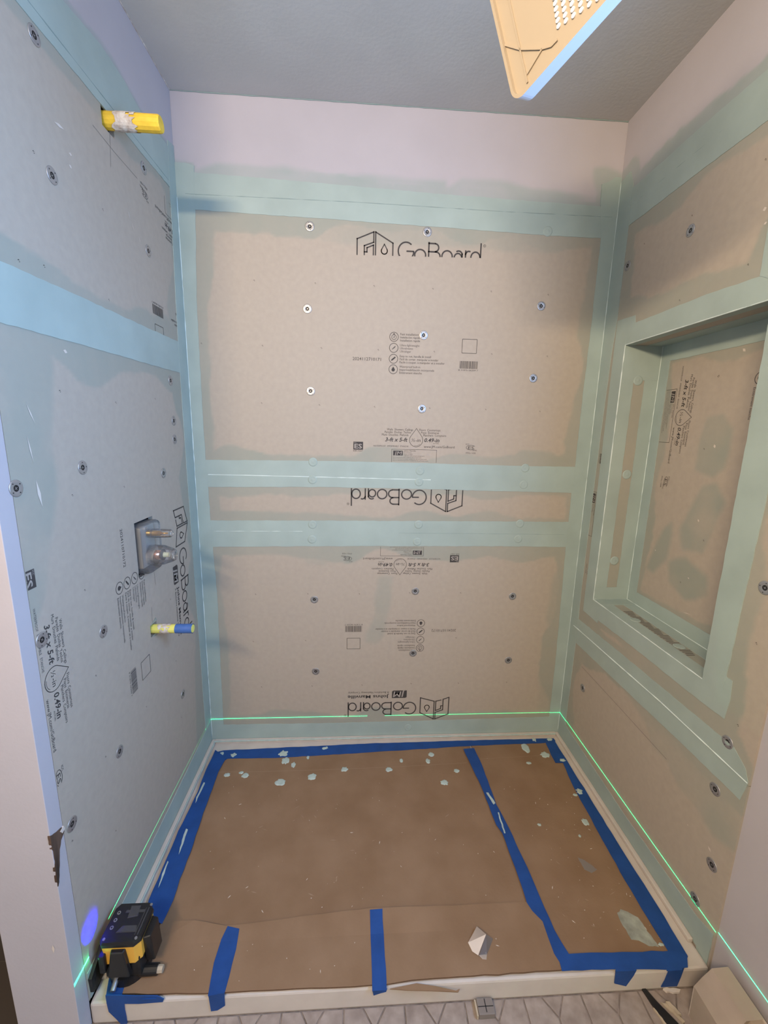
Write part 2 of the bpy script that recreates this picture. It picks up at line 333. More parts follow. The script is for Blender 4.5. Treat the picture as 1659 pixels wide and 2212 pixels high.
l_lo = sheet('backer_board', wall_left, LF, YE, 0, 0.0, zl-G, 'board', holes=[hv, (-0.418, -0.378, 0.703, 0.739)], near=[LFB['corner'], LFB['seam']], seed=6, wid=(.004, .09),
             patch=[[(-0.84, 1.5), (-0.70, 1.5), (-0.74, 1.2), (-0.80, 1.0), (-0.84, 0.95)]])
d_lf = sheet('drywall_panel', wall_left, LF, YW, 0.001, zt-0.008, H, 'drywall', h=-0.001, near=[LFB['top']], wid=(.0, .015), seed=7)
d_ls = None
zr = 0.537
r_up = sheet('backer_board', wall_right, RT, 0, -YE, zr+G, zt, 'board', holes=[(NA0, NA1, NB0, NB1)], near=rtn, seed=8, wid=(.004, .05))
r_lo = sheet('backer_board', wall_right, RT, 0, -YE, -0.06, zr-G, 'board', near=[RTB['corner'], RTB['seam']], seed=9, wid=(.006, .045),
             patch=[[(0.40, 0.48), (0.84, 0.48), (0.84, 0.36), (0.78, 0.345), (0.73, 0.36), (0.66, 0.365), (0.61, 0.40), (0.55, 0.40), (0.5, 0.45)], [(0.02, 0.45), (0.075, 0.45), (0.075, 0.1), (0.02, 0.1)]])
d_rt = sheet('drywall_panel', wall_right, RT, -0.001, -YE, zt, H, 'drywall', h=-0.001, near=[RTB['top'], RTB['corner']], wid=(.01, .035), seed=10, nfreq=4)
d_rs = sheet('drywall_panel', wall_right, RT, -YE, 2.0, FZ, H, 'drywall', h=-0.006, seed=11, step=0.03, holes=[(1.15, 1.75, 1.05, 2.05)])  # cut-out is the opening of the assumed window
win = empty('assumed_window_1', (W+.03, -1.45, 1.05)); tag(win, 'assumed white framed window, out of view, in the right wall beside the shower', 'window', kind='structure')  # unseen window, assumed as the source of the blue light
for y0, y1, z0, z1 in ((-1.76, -1.74, 1.04, 2.06), (-1.16, -1.14, 1.04, 2.06), (-1.74, -1.16, 1.04, 1.06), (-1.74, -1.16, 2.04, 2.06), (-1.74, -1.16, 1.53, 1.55)):
    bm = nbm(); box(bm, W+.0, W+.05, y0, y1, z0, z1); obj('assumed_window_frame', bm, 'base', win)
# niche: five boards
n_bk = sheet('niche_board', wall_right, NI, NA0, NA1, NB0, NB1, 'board', near=list(NIB.values()), seed=12, wid=(.004, .03), step=.006, pk=1.0,
             patch=[NI.poly((1530, 905), (1560, 900), (1578, 930), (1560, 1010), (1540, 1025), (1505, 1012), (1515, 950)), NI.poly((1520, 1055), (1545, 1050), (1558, 1085), (1540, 1140), (1515, 1190), (1480, 1180), (1475, 1140), (1500, 1095)),
                    NI.poly((1450, 1220), (1480, 1212), (1520, 1250), (1525, 1285), (1480, 1290), (1448, 1255)), NI.poly((1400, 1225), (1440, 1140), (1450, 1130), (1435, 1200), (1410, 1230))])
NFX0, NFX1 = W-0.0, W+ND
n_f = sheet('niche_board', wall_right, NF, NFX0, NFX1, NB0, NB1, 'board', seed=13, thick=.012, near=[[(W, NB0), (W+.045, NB0), (W+.045, NB1), (W, NB1)]], wid=(.2, .0))
n_s = sheet('niche_board', wall_right, NB, NFX0, NFX1, -NA1, -NA0, 'board', seed=14, thick=.012, near=[[(W, -1), (W+.02, -1), (W+.02, 0), (W, 0)]], wid=(.2, .0))
n_t = sheet('niche_board', wall_right, NT, NFX0, NFX1, NA0, NA1, 'board', seed=15, thick=.012)
n_n = sheet('niche_board', wall_right, NN, -NFX1, -NFX0, NB0, NB1, 'board', seed=16, thick=.012)

def band(parent, fr, pts, h, m='band', name='sealant_band', h0=-0.003):
    bm = nbm(); prism(bm, fr, jag(pts, 0.018, 0.0009), h0, h); return obj(name, bm, m, parent)
for k, p in BKB.items(): band(wall_back, BK, p, 0.0017 if 'corner' in k else (0.0012 if 'foot' not in k else 0.0020))
for k, p in LFB.items(): band(wall_left, LF, p, 0.0017 if 'corner' in k else (0.0012 if 'foot' not in k else 0.0020))
for k, p in RTB.items(): band(wall_right, RT, p, 0.0017 if 'corner' in k else (0.0012 if 'foot' not in k else 0.0020))
for k, p in NICHE_BAND.items(): band(wall_right, RT, p, {'niche_head': .0014, 'niche_far': .0019, 'niche_sill': .0016, 'niche_near': .0022}[k])
for k, p in NIB.items(): band(wall_right, NI, p, .0012 if k != 'far' else .0016)
# niche cheek, sill and head returns: outer strip and inner strip, bare board between
for fr, rng, m0 in ((NF, (NB0, NB1), 'z'), (NB, (-NA1, -NA0), 'y')):
    for x0, x1, hh in ((W-.001, W+.045, .0014), (W+.085, W+ND, .0012)):
        band(wall_right, fr, [(x0, rng[0]), (x1, rng[0]), (x1, rng[1]), (x0, rng[1])], hh)
band(wall_right, NF, [(W, NB1-.115), (W+ND, NB1-.115), (W+ND, NB1), (W, NB1)], .0018)
band(wall_right, NF, [(W, NB0), (W+ND, NB0), (W+ND, NB0+.05), (W, NB0+.05)], .0018)
band(wall_right, NB, [(W, -NA0-.055), (W+ND, -NA0-.055), (W+ND, -NA0), (W, -NA0)], .0018)
band(wall_right, NT, [(W-.001, NA0), (W+.03, NA0), (W+.03, NA1), (W-.001, NA1)], .0014)
band(wall_right, NT, [(W+.075, NA0), (W+ND, NA0), (W+ND, NA1), (W+.075, NA1)], .0012)

def ridge(parent, pts, r, m='bead', name='sealant_ridge'):
    bm = nbm()
    P = []
    for p, q in zip(pts[:-1], pts[1:]):
        n = max(1, int((Vector(q)-Vector(p)).length/0.02)); P += [Vector(p).lerp(Vector(q), i/n) for i in range(n)]
    P.append(Vector(pts[-1])); prev = None
    for i, p in enumerate(P):
        d = (P[min(i+1, len(P)-1)]-P[max(i-1, 0)]).normalized(); u = d.orthogonal().normalized(); v = d.cross(u)
        rr = r*random.uniform(.55, 1.25)
        R = [bm.verts.new(p+(u*math.cos(k*math.pi/3)+v*math.sin(k*math.pi/3))*rr) for k in range(6)]
        if prev:
            for k in range(6): bm.faces.new((prev[k], prev[(k+1) % 6], R[(k+1) % 6], R[k]))
        prev = R
    return obj(name, bm, m, parent, smooth=True)
e = 0.0012
ridge(wall_back, [(e, -e, 0.02), (e, -e, 2.08)], .0019)
ridge(wall_back, [(W-e, -e, 0.02), (W-e, -e, 2.20)], .0019)
ridge(wall_right, [(W-.0012, -.03, .540), (W-.0012, -.3, .544), (W-.0012, -.55, .549), (W-.0012, -.838, .543)], .0022)
ridge(wall_back, [(0.05, -.0008, 1.150), (0.35, -.0008, 1.148), (0.9, -.0008, 1.142)], .0016)
ridge(wall_back, [(0.055, -.0006, .930), (0.4, -.0006, .932)], .0010)
for zz, y1, y2 in ((2.098, .03, .70), ): ridge(wall_right, [(W, -y1, zz-.004), (W, -y2, zz-.004)], .0014, 'seam', 'seam_shadow_line')
ridge(wall_back, [(0.03, -.0004, 2.091), (0.6, -.0004, 2.094), (1.1, -.0004, 2.090), (1.51, -.0004, 2.091)], .0015, 'seam', 'seam_shadow_line')
ridge(wall_back, [(0.78, -.0010, .928), (1.46, -.0010, .926)], .0006, 'seam', 'seam_shadow_line')
ridge(wall_left, [(.0006, -.80, 2.092), (.0006, -.06, 2.100)], .0014, 'seam', 'seam_shadow_line')
ridge(wall_back, [(0, .001, H-.001), (W, .001, H-.001)], .0016, 'seam', 'ceiling_crack')
ridge(wall_left, [(.0, -.86, H-.001), (.0, 0, H-.001)], .0014, 'plaster', 'ceiling_crack')
ridge(wall_right, [(W-.001, -NA0+.0, NB0), (W-.001, -NA0, NB1)], .0018)
ridge(wall_right, [(W-.001, -NA0, NB0), (W-.001, -NA1, NB0)], .0018)
ridge(wall_right, [(W-.001, -NA0, NB1), (W-.001, -NA1, NB1)], .0016)
ridge(wall_right, [(W+ND-e, -NA0-e, NB0), (W+ND-e, -NA0-e, NB1)], .0016)
ridge(wall_right, [(W+ND-e, -NA0, NB0+e), (W+ND-e, -NA1, NB0+e)], .0016)
ridge(wall_right, [(W, -NA0-e, NB0+e), (W+ND, -NA0-e, NB0+e)], .0014)

# ------------------------------------------------------------------ washers with screws (children of their board)
def washer_mesh(covered):
    bm = nbm(); seg = 24; prof = [(0.0158, 0.0), (0.0158, 0.0008), (0.0145, 0.0013), (0.0085, 0.0010), (0.0062, 0.0006), (0.0050, 0.0002), (0.0, 0.0002)]
    if covered: prof = [(0.0170, 0.0010), (0.0155, 0.0022), (0.0125, 0.0027), (0.0095, 0.0024), (0.0065, 0.0024), (0.0035, 0.0030), (0.0, 0.0033)]
    R = []
    for r, z in prof:
        R.append([bm.verts.new((r*math.cos(2*math.pi*i/seg), r*math.sin(2*math.pi*i/seg), z)) for i in range(seg)] if r > 0 else [bm.verts.new((0, 0, z))])
    for k in range(len(prof)-1):
        for i in range(seg):
            j = (i+1) % seg
            f = bm.faces.new((R[k][i], R[k][j], R[k+1][j], R[k+1][i]) if len(R[k+1]) > 1 else (R[k][i], R[k][j], R[k+1][0]))
            f.smooth = True; f.material_index = 1 if (k >= 4 and not covered) else 0
    if not covered:
        for q in range(4):
            a = q*math.pi/2+.5; cx, cy = .0113*math.cos(a), .0113*math.sin(a)
            f = bm.faces.new([bm.verts.new((cx+.0013*math.cos(t*math.pi/3), cy+.0013*math.sin(t*math.pi/3), .00155)) for t in range(6)]); f.material_index = 1
        for a in (0.3, 1.87):
            u, v = Vector((math.cos(a), math.sin(a), 0)), Vector((-math.sin(a), math.cos(a), 0))
            f = bm.faces.new([bm.verts.new(u*s1*.0034+v*s2*.0006+Vector((0, 0, .0004))) for s1, s2 in ((-1, -1), (1, -1), (1, 1), (-1, 1))]); f.material_index = 0
    bmesh.ops.recalc_face_normals(bm, faces=bm.faces)
    me = bpy.data.meshes.new('covered_washer' if covered else 'washer'); bm.to_mesh(me); bm.free()
    for q in (('band', 'band') if covered else ('steel', 'dark')): me.materials.append(M[q])
    return me
WM, WC = washer_mesh(False), washer_mesh(True)
def washer(parent, fr, u, v, covered=False, h=0.0004, sc=1.0):
    a, b = fr.pix(u, v)
    o = bpy.data.objects.new('covered_washer' if covered else 'washer', WC if covered else WM); C.objects.link(o)
    Mx = Matrix(((fr.A[0], fr.B[0], fr.N[0], 0), (fr.A[1], fr.B[1], fr.N[1], 0), (fr.A[2], fr.B[2], fr.N[2], 0), (0, 0, 0, 1)))
    if Mx.determinant() < 0: Mx = Mx @ Matrix.Scale(-1, 4, (1, 0, 0))
    o.matrix_world = Matrix.Translation(fr.pos(a, b, h)) @ Mx @ Matrix.Rotation(random.uniform(0, 6), 4, 'Z') @ Matrix.Scale(sc, 4)
    mw = o.matrix_world.copy(); o.parent = parent; o.matrix_parent_inverse = Matrix(); o.matrix_world = mw
for u, v in ((669, 489), (923, 501), (664, 667), (1169, 661), (915, 724), (671, 845), (1152, 817), (911, 883)): washer(b_up, BK, u, v)
for u, v in ((1183, 500),): washer(b_up, BK, u, v, True)
for u, v in ((676, 998), (907, 1017), (1134, 1011)): washer(b_up, BK, u, v, True)
for u, v in ((675, 1036), (905, 1041), (1131, 1047), (675, 1133), (904, 1133), (1123, 1131)): washer(b_mid, BK, u, v, True)
for u, v in ((679, 1295), (897, 1277), (1107, 1288), (682, 1450), (892, 1411), (1098, 1426)): washer(b_low, BK, u, v)
for u, v in ((674, 1165), (901, 1170), (1119, 1164), (881, 1571)): washer(b_low, BK, u, v, True)
for u, v in ((73, 76), (112, 379), (310, 363), (320, 542)): washer(l_up, LF, u, v)
for u, v in ((368, 822), (375, 909), (377, 949), (178, 1010), (353, 1022), (34, 1055), (223, 1364), (90, 1382), (395, 1499), (258, 1623), (155, 1780)): washer(l_lo, LF, u, v)
for u, v in ((1492, 498), (1356, 574), (1653, 1270)): washer(r_up, RT, u, v)
for u, v in ((1572, 1603),): washer(r_up, RT, u, v)
for u, v in ((1259, 1486), (1545, 1705), (1538, 1868), (1502, 1942)): washer(r_lo, RT, u, v)
for u, v in ((1378, 822), (1354, 1025), (1327, 1211)): washer(n_f, NF, u, v, True, h=.0)
for u, v in ((1467, 1397), (1372, 1340)): washer(n_s, NB, u, v, True, h=.0)

# ------------------------------------------------------------------ printed marks on the boards (flat print)
_tc = {}
def text_geo(s, shear=0.0, bold=0.0):
    k = (s, shear, bold)
    if k in _tc: return _tc[k]
    c = bpy.data.curves.new('t', 'FONT'); c.body = s; c.size = 1; c.shear = shear; c.resolution_u = 2; c.offset = bold
    o = bpy.data.objects.new('t', c); me = o.to_mesh()
    v = np.array([(q.co.x, q.co.y) for q in me.vertices]); f = [tuple(p.vertices) for p in me.polygons]
    o.to_mesh_clear(); bpy.data.objects.remove(o); bpy.data.curves.remove(c)
    _tc[k] = (v, f); return _tc[k]
class Print:
    def __init__(s): s.v = []; s.f = []; s.m = []; s.clip = None; s.lift = 0
    def add(s, pts, faces, mi=0, lift=0.0):
        n = len(s.v); s.v += [(p[0], p[1], lift) for p in pts]; s.f += [tuple(i+n for i in f) for f in faces]; s.m += [mi]*len(faces)
    def text(s, t, s0, s1, base, size=None, align='fit', shear=0.0, bold=0.0, mi=0, lift=0.0):
        v, f = text_geo(t, shear, bold)
        if len(v) == 0: return
        x0, x1 = v[:, 0].min(), v[:, 0].max(); kx = (s1-s0)/(x1-x0); ky = size if size else kx
        s.add([(s0+(x-x0)*kx, base+y*ky) for x, y in v], f, mi, lift)
    def line(s, pts, wd, closed=False, mi=0):
        P = list(pts)+([pts[0]] if closed else [])
        for (x0, y0), (x1, y1) in zip(P[:-1], P[1:]):
            d = math.hypot(x1-x0, y1-y0) or 1e-9; tx, ty = (x1-x0)/d*wd/2, (y1-y0)/d*wd/2
            s.add([(x0-tx-ty, y0-ty+tx), (x0-tx+ty, y0-ty-tx), (x1+tx+ty, y1+ty-tx), (x1+tx-ty, y1+ty+tx)], [(0, 1, 2, 3)], mi)
    def arc(s, cx, cy, rx, ry, a0, a1, wd, n=24, mi=0):
        P = [(math.radians(a0+(a1-a0)*i/n)) for i in range(n+1)]; h = wd/2
        pts = [(cx+(rx+h)*math.cos(a), cy+(ry+h)*math.sin(a)) for a in P]+[(cx+(rx-h)*math.cos(a), cy+(ry-h)*math.sin(a)) for a in P]
        s.add(pts, [(i, i+1, n+2+i, n+1+i) for i in range(n)], mi)
    def rect(s, x0, x1, y0, y1, mi=0, lift=0.0): s.add([(x0, y0), (x1, y0), (x1, y1), (x0, y1)], [(0, 1, 2, 3)], mi, lift)
    def fan(s, pts, mi=0): s.add(pts, [tuple(range(len(pts)))], mi)
    def drop(s, cx, top, bot, hw, wd=None, mi=0):
        cy = bot+hw; P = [(cx, top)]+[(cx+hw*math.cos(math.radians(a)), cy+hw*math.sin(math.radians(a))) for a in np.linspace(28, -208, 20)]
        if wd: s.line(P, wd, True, mi)
        else: s.fan(P, mi)
def logo(p, cut=None):
    q = Print(); t = lambda v: .668-(v-85)*.000351; S_ = lambda u: -.234+(u-290)*.000388
    wd = .0042
    q.line([(S_(295), .562), (S_(295), t(155)), (S_(444), t(87)), (S_(444), t(180)), (S_(360), t(214)), (S_(360), .572)], wd); q.line([(S_(295), .562), (S_(360), .571)], wd)
    q.line([(S_(360), t(270)), (S_(384), t(270)), (S_(384), t(232)), (S_(442), t(206)), (S_(442), .580), (S_(384), .5745), ], wd)
    q.line([(S_(461), .580), (S_(461), t(87)), (S_(618), t(180)), (S_(618), .562)], wd, True)
    q.drop(S_(541), t(193), t(283), .0105, .0032)
    w2 = .0050; b, T, xh = .581, .642, .622; r = (xh-b)/2
    q.arc(-.060, (b+T)/2, .0275, .0285, 48, 360, w2, 40); q.line([(-.034, (b+T)/2), (-.056, (b+T)/2)], w2)
    q.arc(-.0095, b+r-.001, .0195, r-.002, 0, 360, w2, 32)
    q.line([(.0205, b), (.0205, T)], w2); q.line([(.0205, T-.002), (.042, T-.002)], w2); q.line([(.0205, .6135), (.046, .6135)], w2); q.line([(.0205, b+.002), (.046, b+.002)], w2)
    q.arc(.042, .627, .0135, .0128, -90, 90, w2, 14); q.arc(.046, .5985, .0155, .0150, -90, 90, w2, 14)
    q.arc(.0865, b+r-.001, .0185, r-.002, 0, 360, w2, 32)
    q.arc(.1255, b+r-.004, .0135, r-.006, 0, 360, w2, 26); q.line([(.1405, b), (.1405, xh-.012)], w2); q.arc(.1275, xh-.0145, .0130, .0125, 0, 130, w2, 14)
    q.line([(.1525, b), (.1525, xh-.001)], w2); q.arc(.164, xh-.014, .0115, .0125, 60, 180, w2, 12)
    q.arc(.1885, b+r-.001, .0165, r-.002, 0, 360, w2, 30); q.line([(.2065, b), (.2065, T+.004)], w2)
    q.arc(.2195, T-.0015, .0042, .0042, 0, 360, .0010, 16); q.text('R', .2178, .2212, T-.0037, .0062)
    if cut is None: p.add([(a, b_) for a, b_, _ in q.v], q.f, 0)
    else:
        bm = nbm(); vs = [bm.verts.new(v) for v in q.v]
        for f in q.f:
            try: bm.faces.new([vs[i] for i in f])
            except ValueError: pass
        bmesh.ops.bisect_plane(bm, geom=bm.verts[:]+bm.edges[:]+bm.faces[:], plane_co=(0, cut, 0), plane_no=(0.02, -1, 0), clear_outer=True)
        bm.verts.index_update(); p.add([v.co.to_tuple()[:2] for v in bm.verts], [tuple(v.index for v in f.verts) for f in bm.faces], 0); bm.free()
def maker(p):
    p.add([(-.046, .525), (.012, .525), (.018, .529), (.018, .561), (-.040, .561), (-.046, .557)], [(0, 1, 2, 3, 4, 5)])
    p.text('JM', -.041, .014, .530, .038, shear=.15, bold=.01, mi=1, lift=.0001)
    p.text('Johns Manville', .031, .209, .546, .021, bold=.02); p.text('A Berkshire Hathaway Company', .031, .207, .529, .0125)
def icons(p):
    L4 = [('Fast installation', 'Instalación rápida', 'Installation rapide'), ('Ultra-lightweight', 'Ultraliviano', 'Ultraléger'),
          ('Easy to cut, handle & install', 'Fácil de cortar, manipular e instalar', 'Facile à couper, à manipuler et à installer'), ('Waterproof built-in', 'Impermeabilización incorporada', 'Entièrement étanche')]
    ends = [(-.005, .000, .001), (.000, -.024, -.031), (.044, .072, .096), (.005, .058, .012)]
    for k, z in enumerate((.326, .288, .250, .213)):
        p.arc(-.095, z, .0158, .0158, 0, 360, .0018, 30)
        if k == 0: p.arc(-.095, z-.001, .0085, .0085, 0, 360, .0016, 20); p.rect(-.097, -.093, z+.008, z+.0125); p.line([(-.095, z-.001), (-.092, z+.004)], .0015); p.rect(-.0965, -.0935, z-.003, z)
        elif k == 1: p.fan([(-.1025, z-.007), (-.0985, z-.001), (-.0905, z+.0065), (-.0875, z+.007), (-.0905, z+.001), (-.0985, z-.005)], 2)
        elif k == 2: p.fan([(-.1045, z-.0075), (-.102, z-.002), (-.090, z+.008), (-.0865, z+.0045), (-.098, z-.0055)])
        else: p.drop(-.095, z+.0095, z-.0078, .0062)
        for j, tx in enumerate(L4[k]): p.text(tx, -.072, ends[k][j], z+.0065-j*.0107, .0108, mi=2 if k == 1 else 0)
def spec(p, boxed=True):
    p.drop(0, 0, -.069, .0255, .0015); p.arc(0, -.0445, .0205, .0205, 250, 320, .0009, 10)
    p.text('½-in', -.0185, .0165, -.050, .0175, shear=.15)
    p.text('3-ft x 5-ft', -.119, -.033, -.050, .0205, shear=.22, bold=.018); p.text('0.49-in', .032, .090, -.050, .0205, shear=.22, bold=.018)
    p.text('ACTUAL', .066, .089, -.057, .006)
    for tx, a, b, z in (('Walls  Showers  Ceilings', -.113, -.013, -.009), ('Paredes  Duchas  Techos', -.121, -.021, -.019), ('Murs  Douches  Plafonds', -.132, -.030, -.029),
                        ('Floors  Countertops', .011, .092, -.009), ('Pisos  Encimeras', .018, .087, -.019), ('Planchers  Comptoirs', .027, .115, -.029)): p.text(tx, a, b, z, .0115)
    p.text('WATERPROOF   IMPERMEABLE   ÉTANCHE', -.164, -.029, -.071, .0085, mi=2); p.text('www.JM.com/GoBoard', .031, .150, -.072, .0125)
    # square listing mark
    p.rect(-.240, -.203, -.084, -.054); p.text('ES', -.236, -.207, -.079, .024, bold=.02, mi=1, lift=.0001); p.text('ICC', -.238, -.228, -.0595, .006, mi=1, lift=.0001); p.text('ESR-3267', -.240, -.204, -.091, .0075)
    p.arc(.214, -.068, .018, .009, 30, 330, .0014, 26); p.text('ES', .203, .226, -.074, .016, shear=.1); p.text('ICC', .194, .207, -.058, .0075); p.text('PMG', .222, .238, -.081, .0075); p.text('PMG-1438', .196, .234, -.092, .0085, mi=2)
    if boxed:
        p.line([(-.093, -.128), (-.093, -.080), (.081, -.080), (.081, -.128)], .0012)
        p.rect(-.087, -.050, -.103, -.085); p.text('JM', -.084, -.053, -.101, .019, shear=.15, mi=1, lift=.0001)
        p.text('Johns Manville', -.046, .000, -.087, .0062)
        for j, tx in enumerate(('717 17th Street', 'Denver, CO 80202', '1-800-654-3103 www.jm.com/goboard')): p.text(tx, -.046, (-.016, -.012, .034)[j], -.0935-.0062*j, .0052, mi=2)
        for j in range(3): p.text('This is a wet board product suitable for tile and stone work', -.089, (.022, .044, .050)[j], -.112-.0062*j, .0052, mi=2)
def codes(p, num):
    p.text(num, -.245, -.141, .241, .0155)
    x = .152; r = random.Random(4)
    while x < .221:
        wd = r.choice((.0007, .0007, .0014, .0021)); p.rect(x, min(x+wd, .2215), .223, .250); x += wd+r.choice((.0007, .0007, .0014, .0018))
    p.text('8 31876 06209 7', .149, .223, .215, .0075)
    # rounded empty frame where the square code stands
    p.line([(.160, .278), (.212, .278), (.2135, .2795), (.2135, .3255), (.212, .327), (.160, .327), (.1585, .3255), (.1585, .2795)], .0016, True)
def put(p, parent, fr, a0, b0, rot, amin=-9, amax=9, bmin=-9, bmax=9, name='printed_marks', h=0.0004):
    cr, sr = {0: (1, 0), 90: (0, 1), 180: (-1, 0), -90: (0, -1)}[rot]
    bm = nbm(); vs = [bm.verts.new((a0+s_*cr-t_*sr, b0+s_*sr+t_*cr, l_)) for s_, t_, l_ in p.v]
    for f, mi in zip(p.f, p.m):
        try: bm.faces.new([vs[i] for i in f]).material_index = mi
        except ValueError: pass
    for co, no in (((amin, 0, 0), (-1, 0, 0)), ((amax, 0, 0), (1, 0, 0)), ((0, bmin, 0), (0, -1, 0)), ((0, bmax, 0), (0, 1, 0))):
        if abs(co[0])+abs(co[1]) < 8: bmesh.ops.bisect_plane(bm, geom=bm.verts[:]+bm.edges[:]+bm.faces[:], plane_co=co, plane_no=no, clear_outer=True)
    for v in bm.verts: v.co = fr.pos(v.co.x, v.co.y, h+v.co.z)
    bmesh.ops.delete(bm, geom=[v for v in bm.verts if not v.link_faces], context='VERTS')
    return obj(name, bm, ['ink', 'paper', 'inkthin'], parent, recalc=False)
p = Print(); logo(p, cut=.5965); put(p, b_up, BK, .837, 1.338, 0, name='printed_logo')
p = Print(); icons(p); codes(p, '2024112710171'); spec(p); put(p, b_up, BK, .837, 1.338, 0, bmin=1.20)
p = Print(); logo(p); put(p, b_mid, BK, .7975, 1.684, 180, bmax=1.13, name='printed_logo')
p = Print(); logo(p); maker(p); put(p, b_low, BK, .790, .752, 180, name='printed_logo')
p = Print(); icons(p); codes(p, '2024110710172'); spec(p); put(p, b_low, BK, .790, .752, 180, bmax=.87)
p = Print(); logo(p); maker(p); put(p, l_lo, LF, -.766, .817, -90, name='printed_logo')
p = Print(); icons(p); codes(p, '2024110710172'); spec(p, False); put(p, l_lo, LF, -.764, .817, -90, amin=YE+.001)
p = Print(); codes(p, '2024112710171'); spec(p); icons(p); put(p, l_up, LF, -.018, 1.908, 180, amax=-.03, bmax=2.07)
p = Print(); spec(p); icons(p); put(p, n_bk, NI, .323, 1.391, -90, amax=NA1-.002, bmin=NB0+.01, bmax=NB1-.01)
p = Print(); spec(p); put(p, r_up, RT, .160, 1.02, -90, amin=.056, amax=.086)
p = Print()
for k in range(34): p.rect(W+.048+.002*(k % 3), W+.083-.003*(k % 5), -.26-.009*k, -.256-.009*k, 2)
put(p, n_s, NB, 0, 0, 0, bmin=-.60, bmax=-.20)
# tiny paired nail dimples
def ticks(parent, fr, pts):
    p = Print()
    for u, v in pts:
        a, b = fr.pix(u, v); r = random.uniform(-.4, .4)
        p.line([(a-.0018, b+.0008), (a, b+.0020+.0006*r), (a+.0012, b+.0012)], .0011); p.line([(a+.0006, b-.0016), (a+.0024, b-.0012)], .0010)
    put(p, parent, fr, 0, 0, 0, name='nail_dimples')
ticks(b_up, BK, [(549, 606), (681, 612), (935, 624), (1061, 630), (1184, 637), (567, 747), (694, 752), (938, 760), (1062, 765), (1182, 770), (565, 871), (690, 875), (809, 879), (928, 882), (1049, 885), (1166, 889), (435, 742), (808, 618), (817, 756)])
ticks(b_low, BK, [(552, 1284), (665, 1283), (776, 1283), (885, 1281), (995, 1281), (547, 1386), (660, 1384), (985, 1378), (565, 1484), (674, 1482), (782, 1480), (888, 1477), (990, 1476), (1094, 1474)])
ticks(l_lo, LF, [(129, 845), (250, 870), (335, 862), (156, 1070), (183, 1275), (268, 1052), (368, 1295), (380, 1428), (207, 1460), (316, 1527), (392, 1550), (228, 1635), (250, 1795), (156, 1817)])
ticks(l_up, LF, [(72, 328), (222, 453), (40, 563), (95, 575), (235, 648)])
ticks(r_up, RT, [(1392, 527), (1495, 466), (1654, 345), (1616, 572), (1468, 649), (1634, 1390), (1594, 1567)])
ticks(n_bk, NI, [(1551, 814), (1521, 970), (1520, 1168), (1470, 1258), (1553, 812)])
def strokes(parent, fr, segs, wd, m, name):
    bm = nbm(); p = Print()
    for s_ in segs: p.line([fr.pix(*q) for q in s_], wd)
    vs = [bm.verts.new(fr.pos(v[0], v[1], .0005)) for v in p.v]
    for f in p.f: bm.faces.new([vs[i] for i in f])
    return obj(name, bm, m, parent)
strokes(r_lo, RT, [[(1257, 1440), (1340, 1530), (1440, 1640)]], .0012, 'pencil', 'pencil_line')
strokes(l_lo, LF, [[(331, 1225), (336, 1262)], [(327, 1312), (329, 1345)]], .0010, 'pencil', 'pencil_line')
strokes(l_up, LF, [[(200, 270), (248, 330), (296, 385)], [(237, 285), (239, 360)]], .0009, 'pencil', 'pencil_line')
def scuffs(parent, fr, pts, m='dust'):
    bm = nbm()
    for u, v, du, dv, wd in pts:
        a, b = fr.pix(u, v); a2, b2 = fr.pix(u+du, v+dv); d = Vector((a2-a, b2-b)); nrm = Vector((-d.y, d.x)).normalized()*wd
        q = [(a, b), (a+d.x*.5+nrm.x, b+d.y*.5+nrm.y), (a2, b2), (a+d.x*.5-nrm.x, b+d.y*.5-nrm.y)]
        bm.faces.new([bm.verts.new(fr.pos(x, y, .0006)) for x, y in q])
    return obj('scuff_mark', bm, m, parent)
scuffs(l_up, LF, [(116, 262, 22, 18, .003), (148, 330, 7, 6, .003), (148, 355, 7, 9, .003), (276, 455, 4, 18, .0015), (284, 480, 6, 20, .0012), (300, 510, 3, 16, .001)])
scuffs(l_lo, LF, [(136, 756, 9, 6, .004), (77, 1037, 14, 58, .004), (55, 870, 20, 45, .0016), (57, 940, 15, 60, .0016)])
scuffs(r_up, RT, [(1648, 455, 9, -7, .005), (1650, 485, 8, -6, .003)])
scuffs(r_lo, RT, [(1530, 1827, 6, 14, .003), (1485, 1781, 2, 2, .002)])
scuffs(n_bk, NI, [(1543, 960, 2, 8, .004), (1508, 1121, 2, 7, .003), (1415, 1187, 2, 3, .002), (1486, 1247, 3, 4, .002), (1605, 753, 6, 6, .004), (1475, 1322, 18, 6, .001)])

# ------------------------------------------------------------------ wing wall at the left
wing = empty('wall_entry'); tag(wing, 'stub wall end at left with pinkish front face', 'wall', kind='structure')
bm = nbm(); box(bm, -0.132, 0.0, YW, YE-.0005, FZ, H, .0012); obj('drywall_end', bm, 'drywall', wing)
bm = nbm(); box(bm, -0.132, -0.126, YE, -0.70, FZ, H); obj('drywall_return', bm, 'drywall', wing)
# torn drywall corner
bm = nbm(); pts = LF.poly((107, 1806), (112, 1804), (134, 1787), (138, 1796), (131, 1815), (128, 1835), (128, 1870), (127, 1905), (125, 1915), (121, 1890), (116, 1850))
prism(bm, LF, jag(pts, .006, .0012), -.004, .0012)
obj('torn_patch', bm, 'wood', wing)
bm = nbm(); prism(bm, LF, jag(LF.poly((128, 1797), (135, 1784), (138, 1790), (133, 1800)), .004, .0008), -.001, .0022); obj('torn_paper_edge', bm, 'dust', wing)
scuffs(wing, Frame((0, YW, 0), (1, 0, 0), (0, 0, 1), (0, -1, 0)), [(114, 2040, 3, 18, .003)])

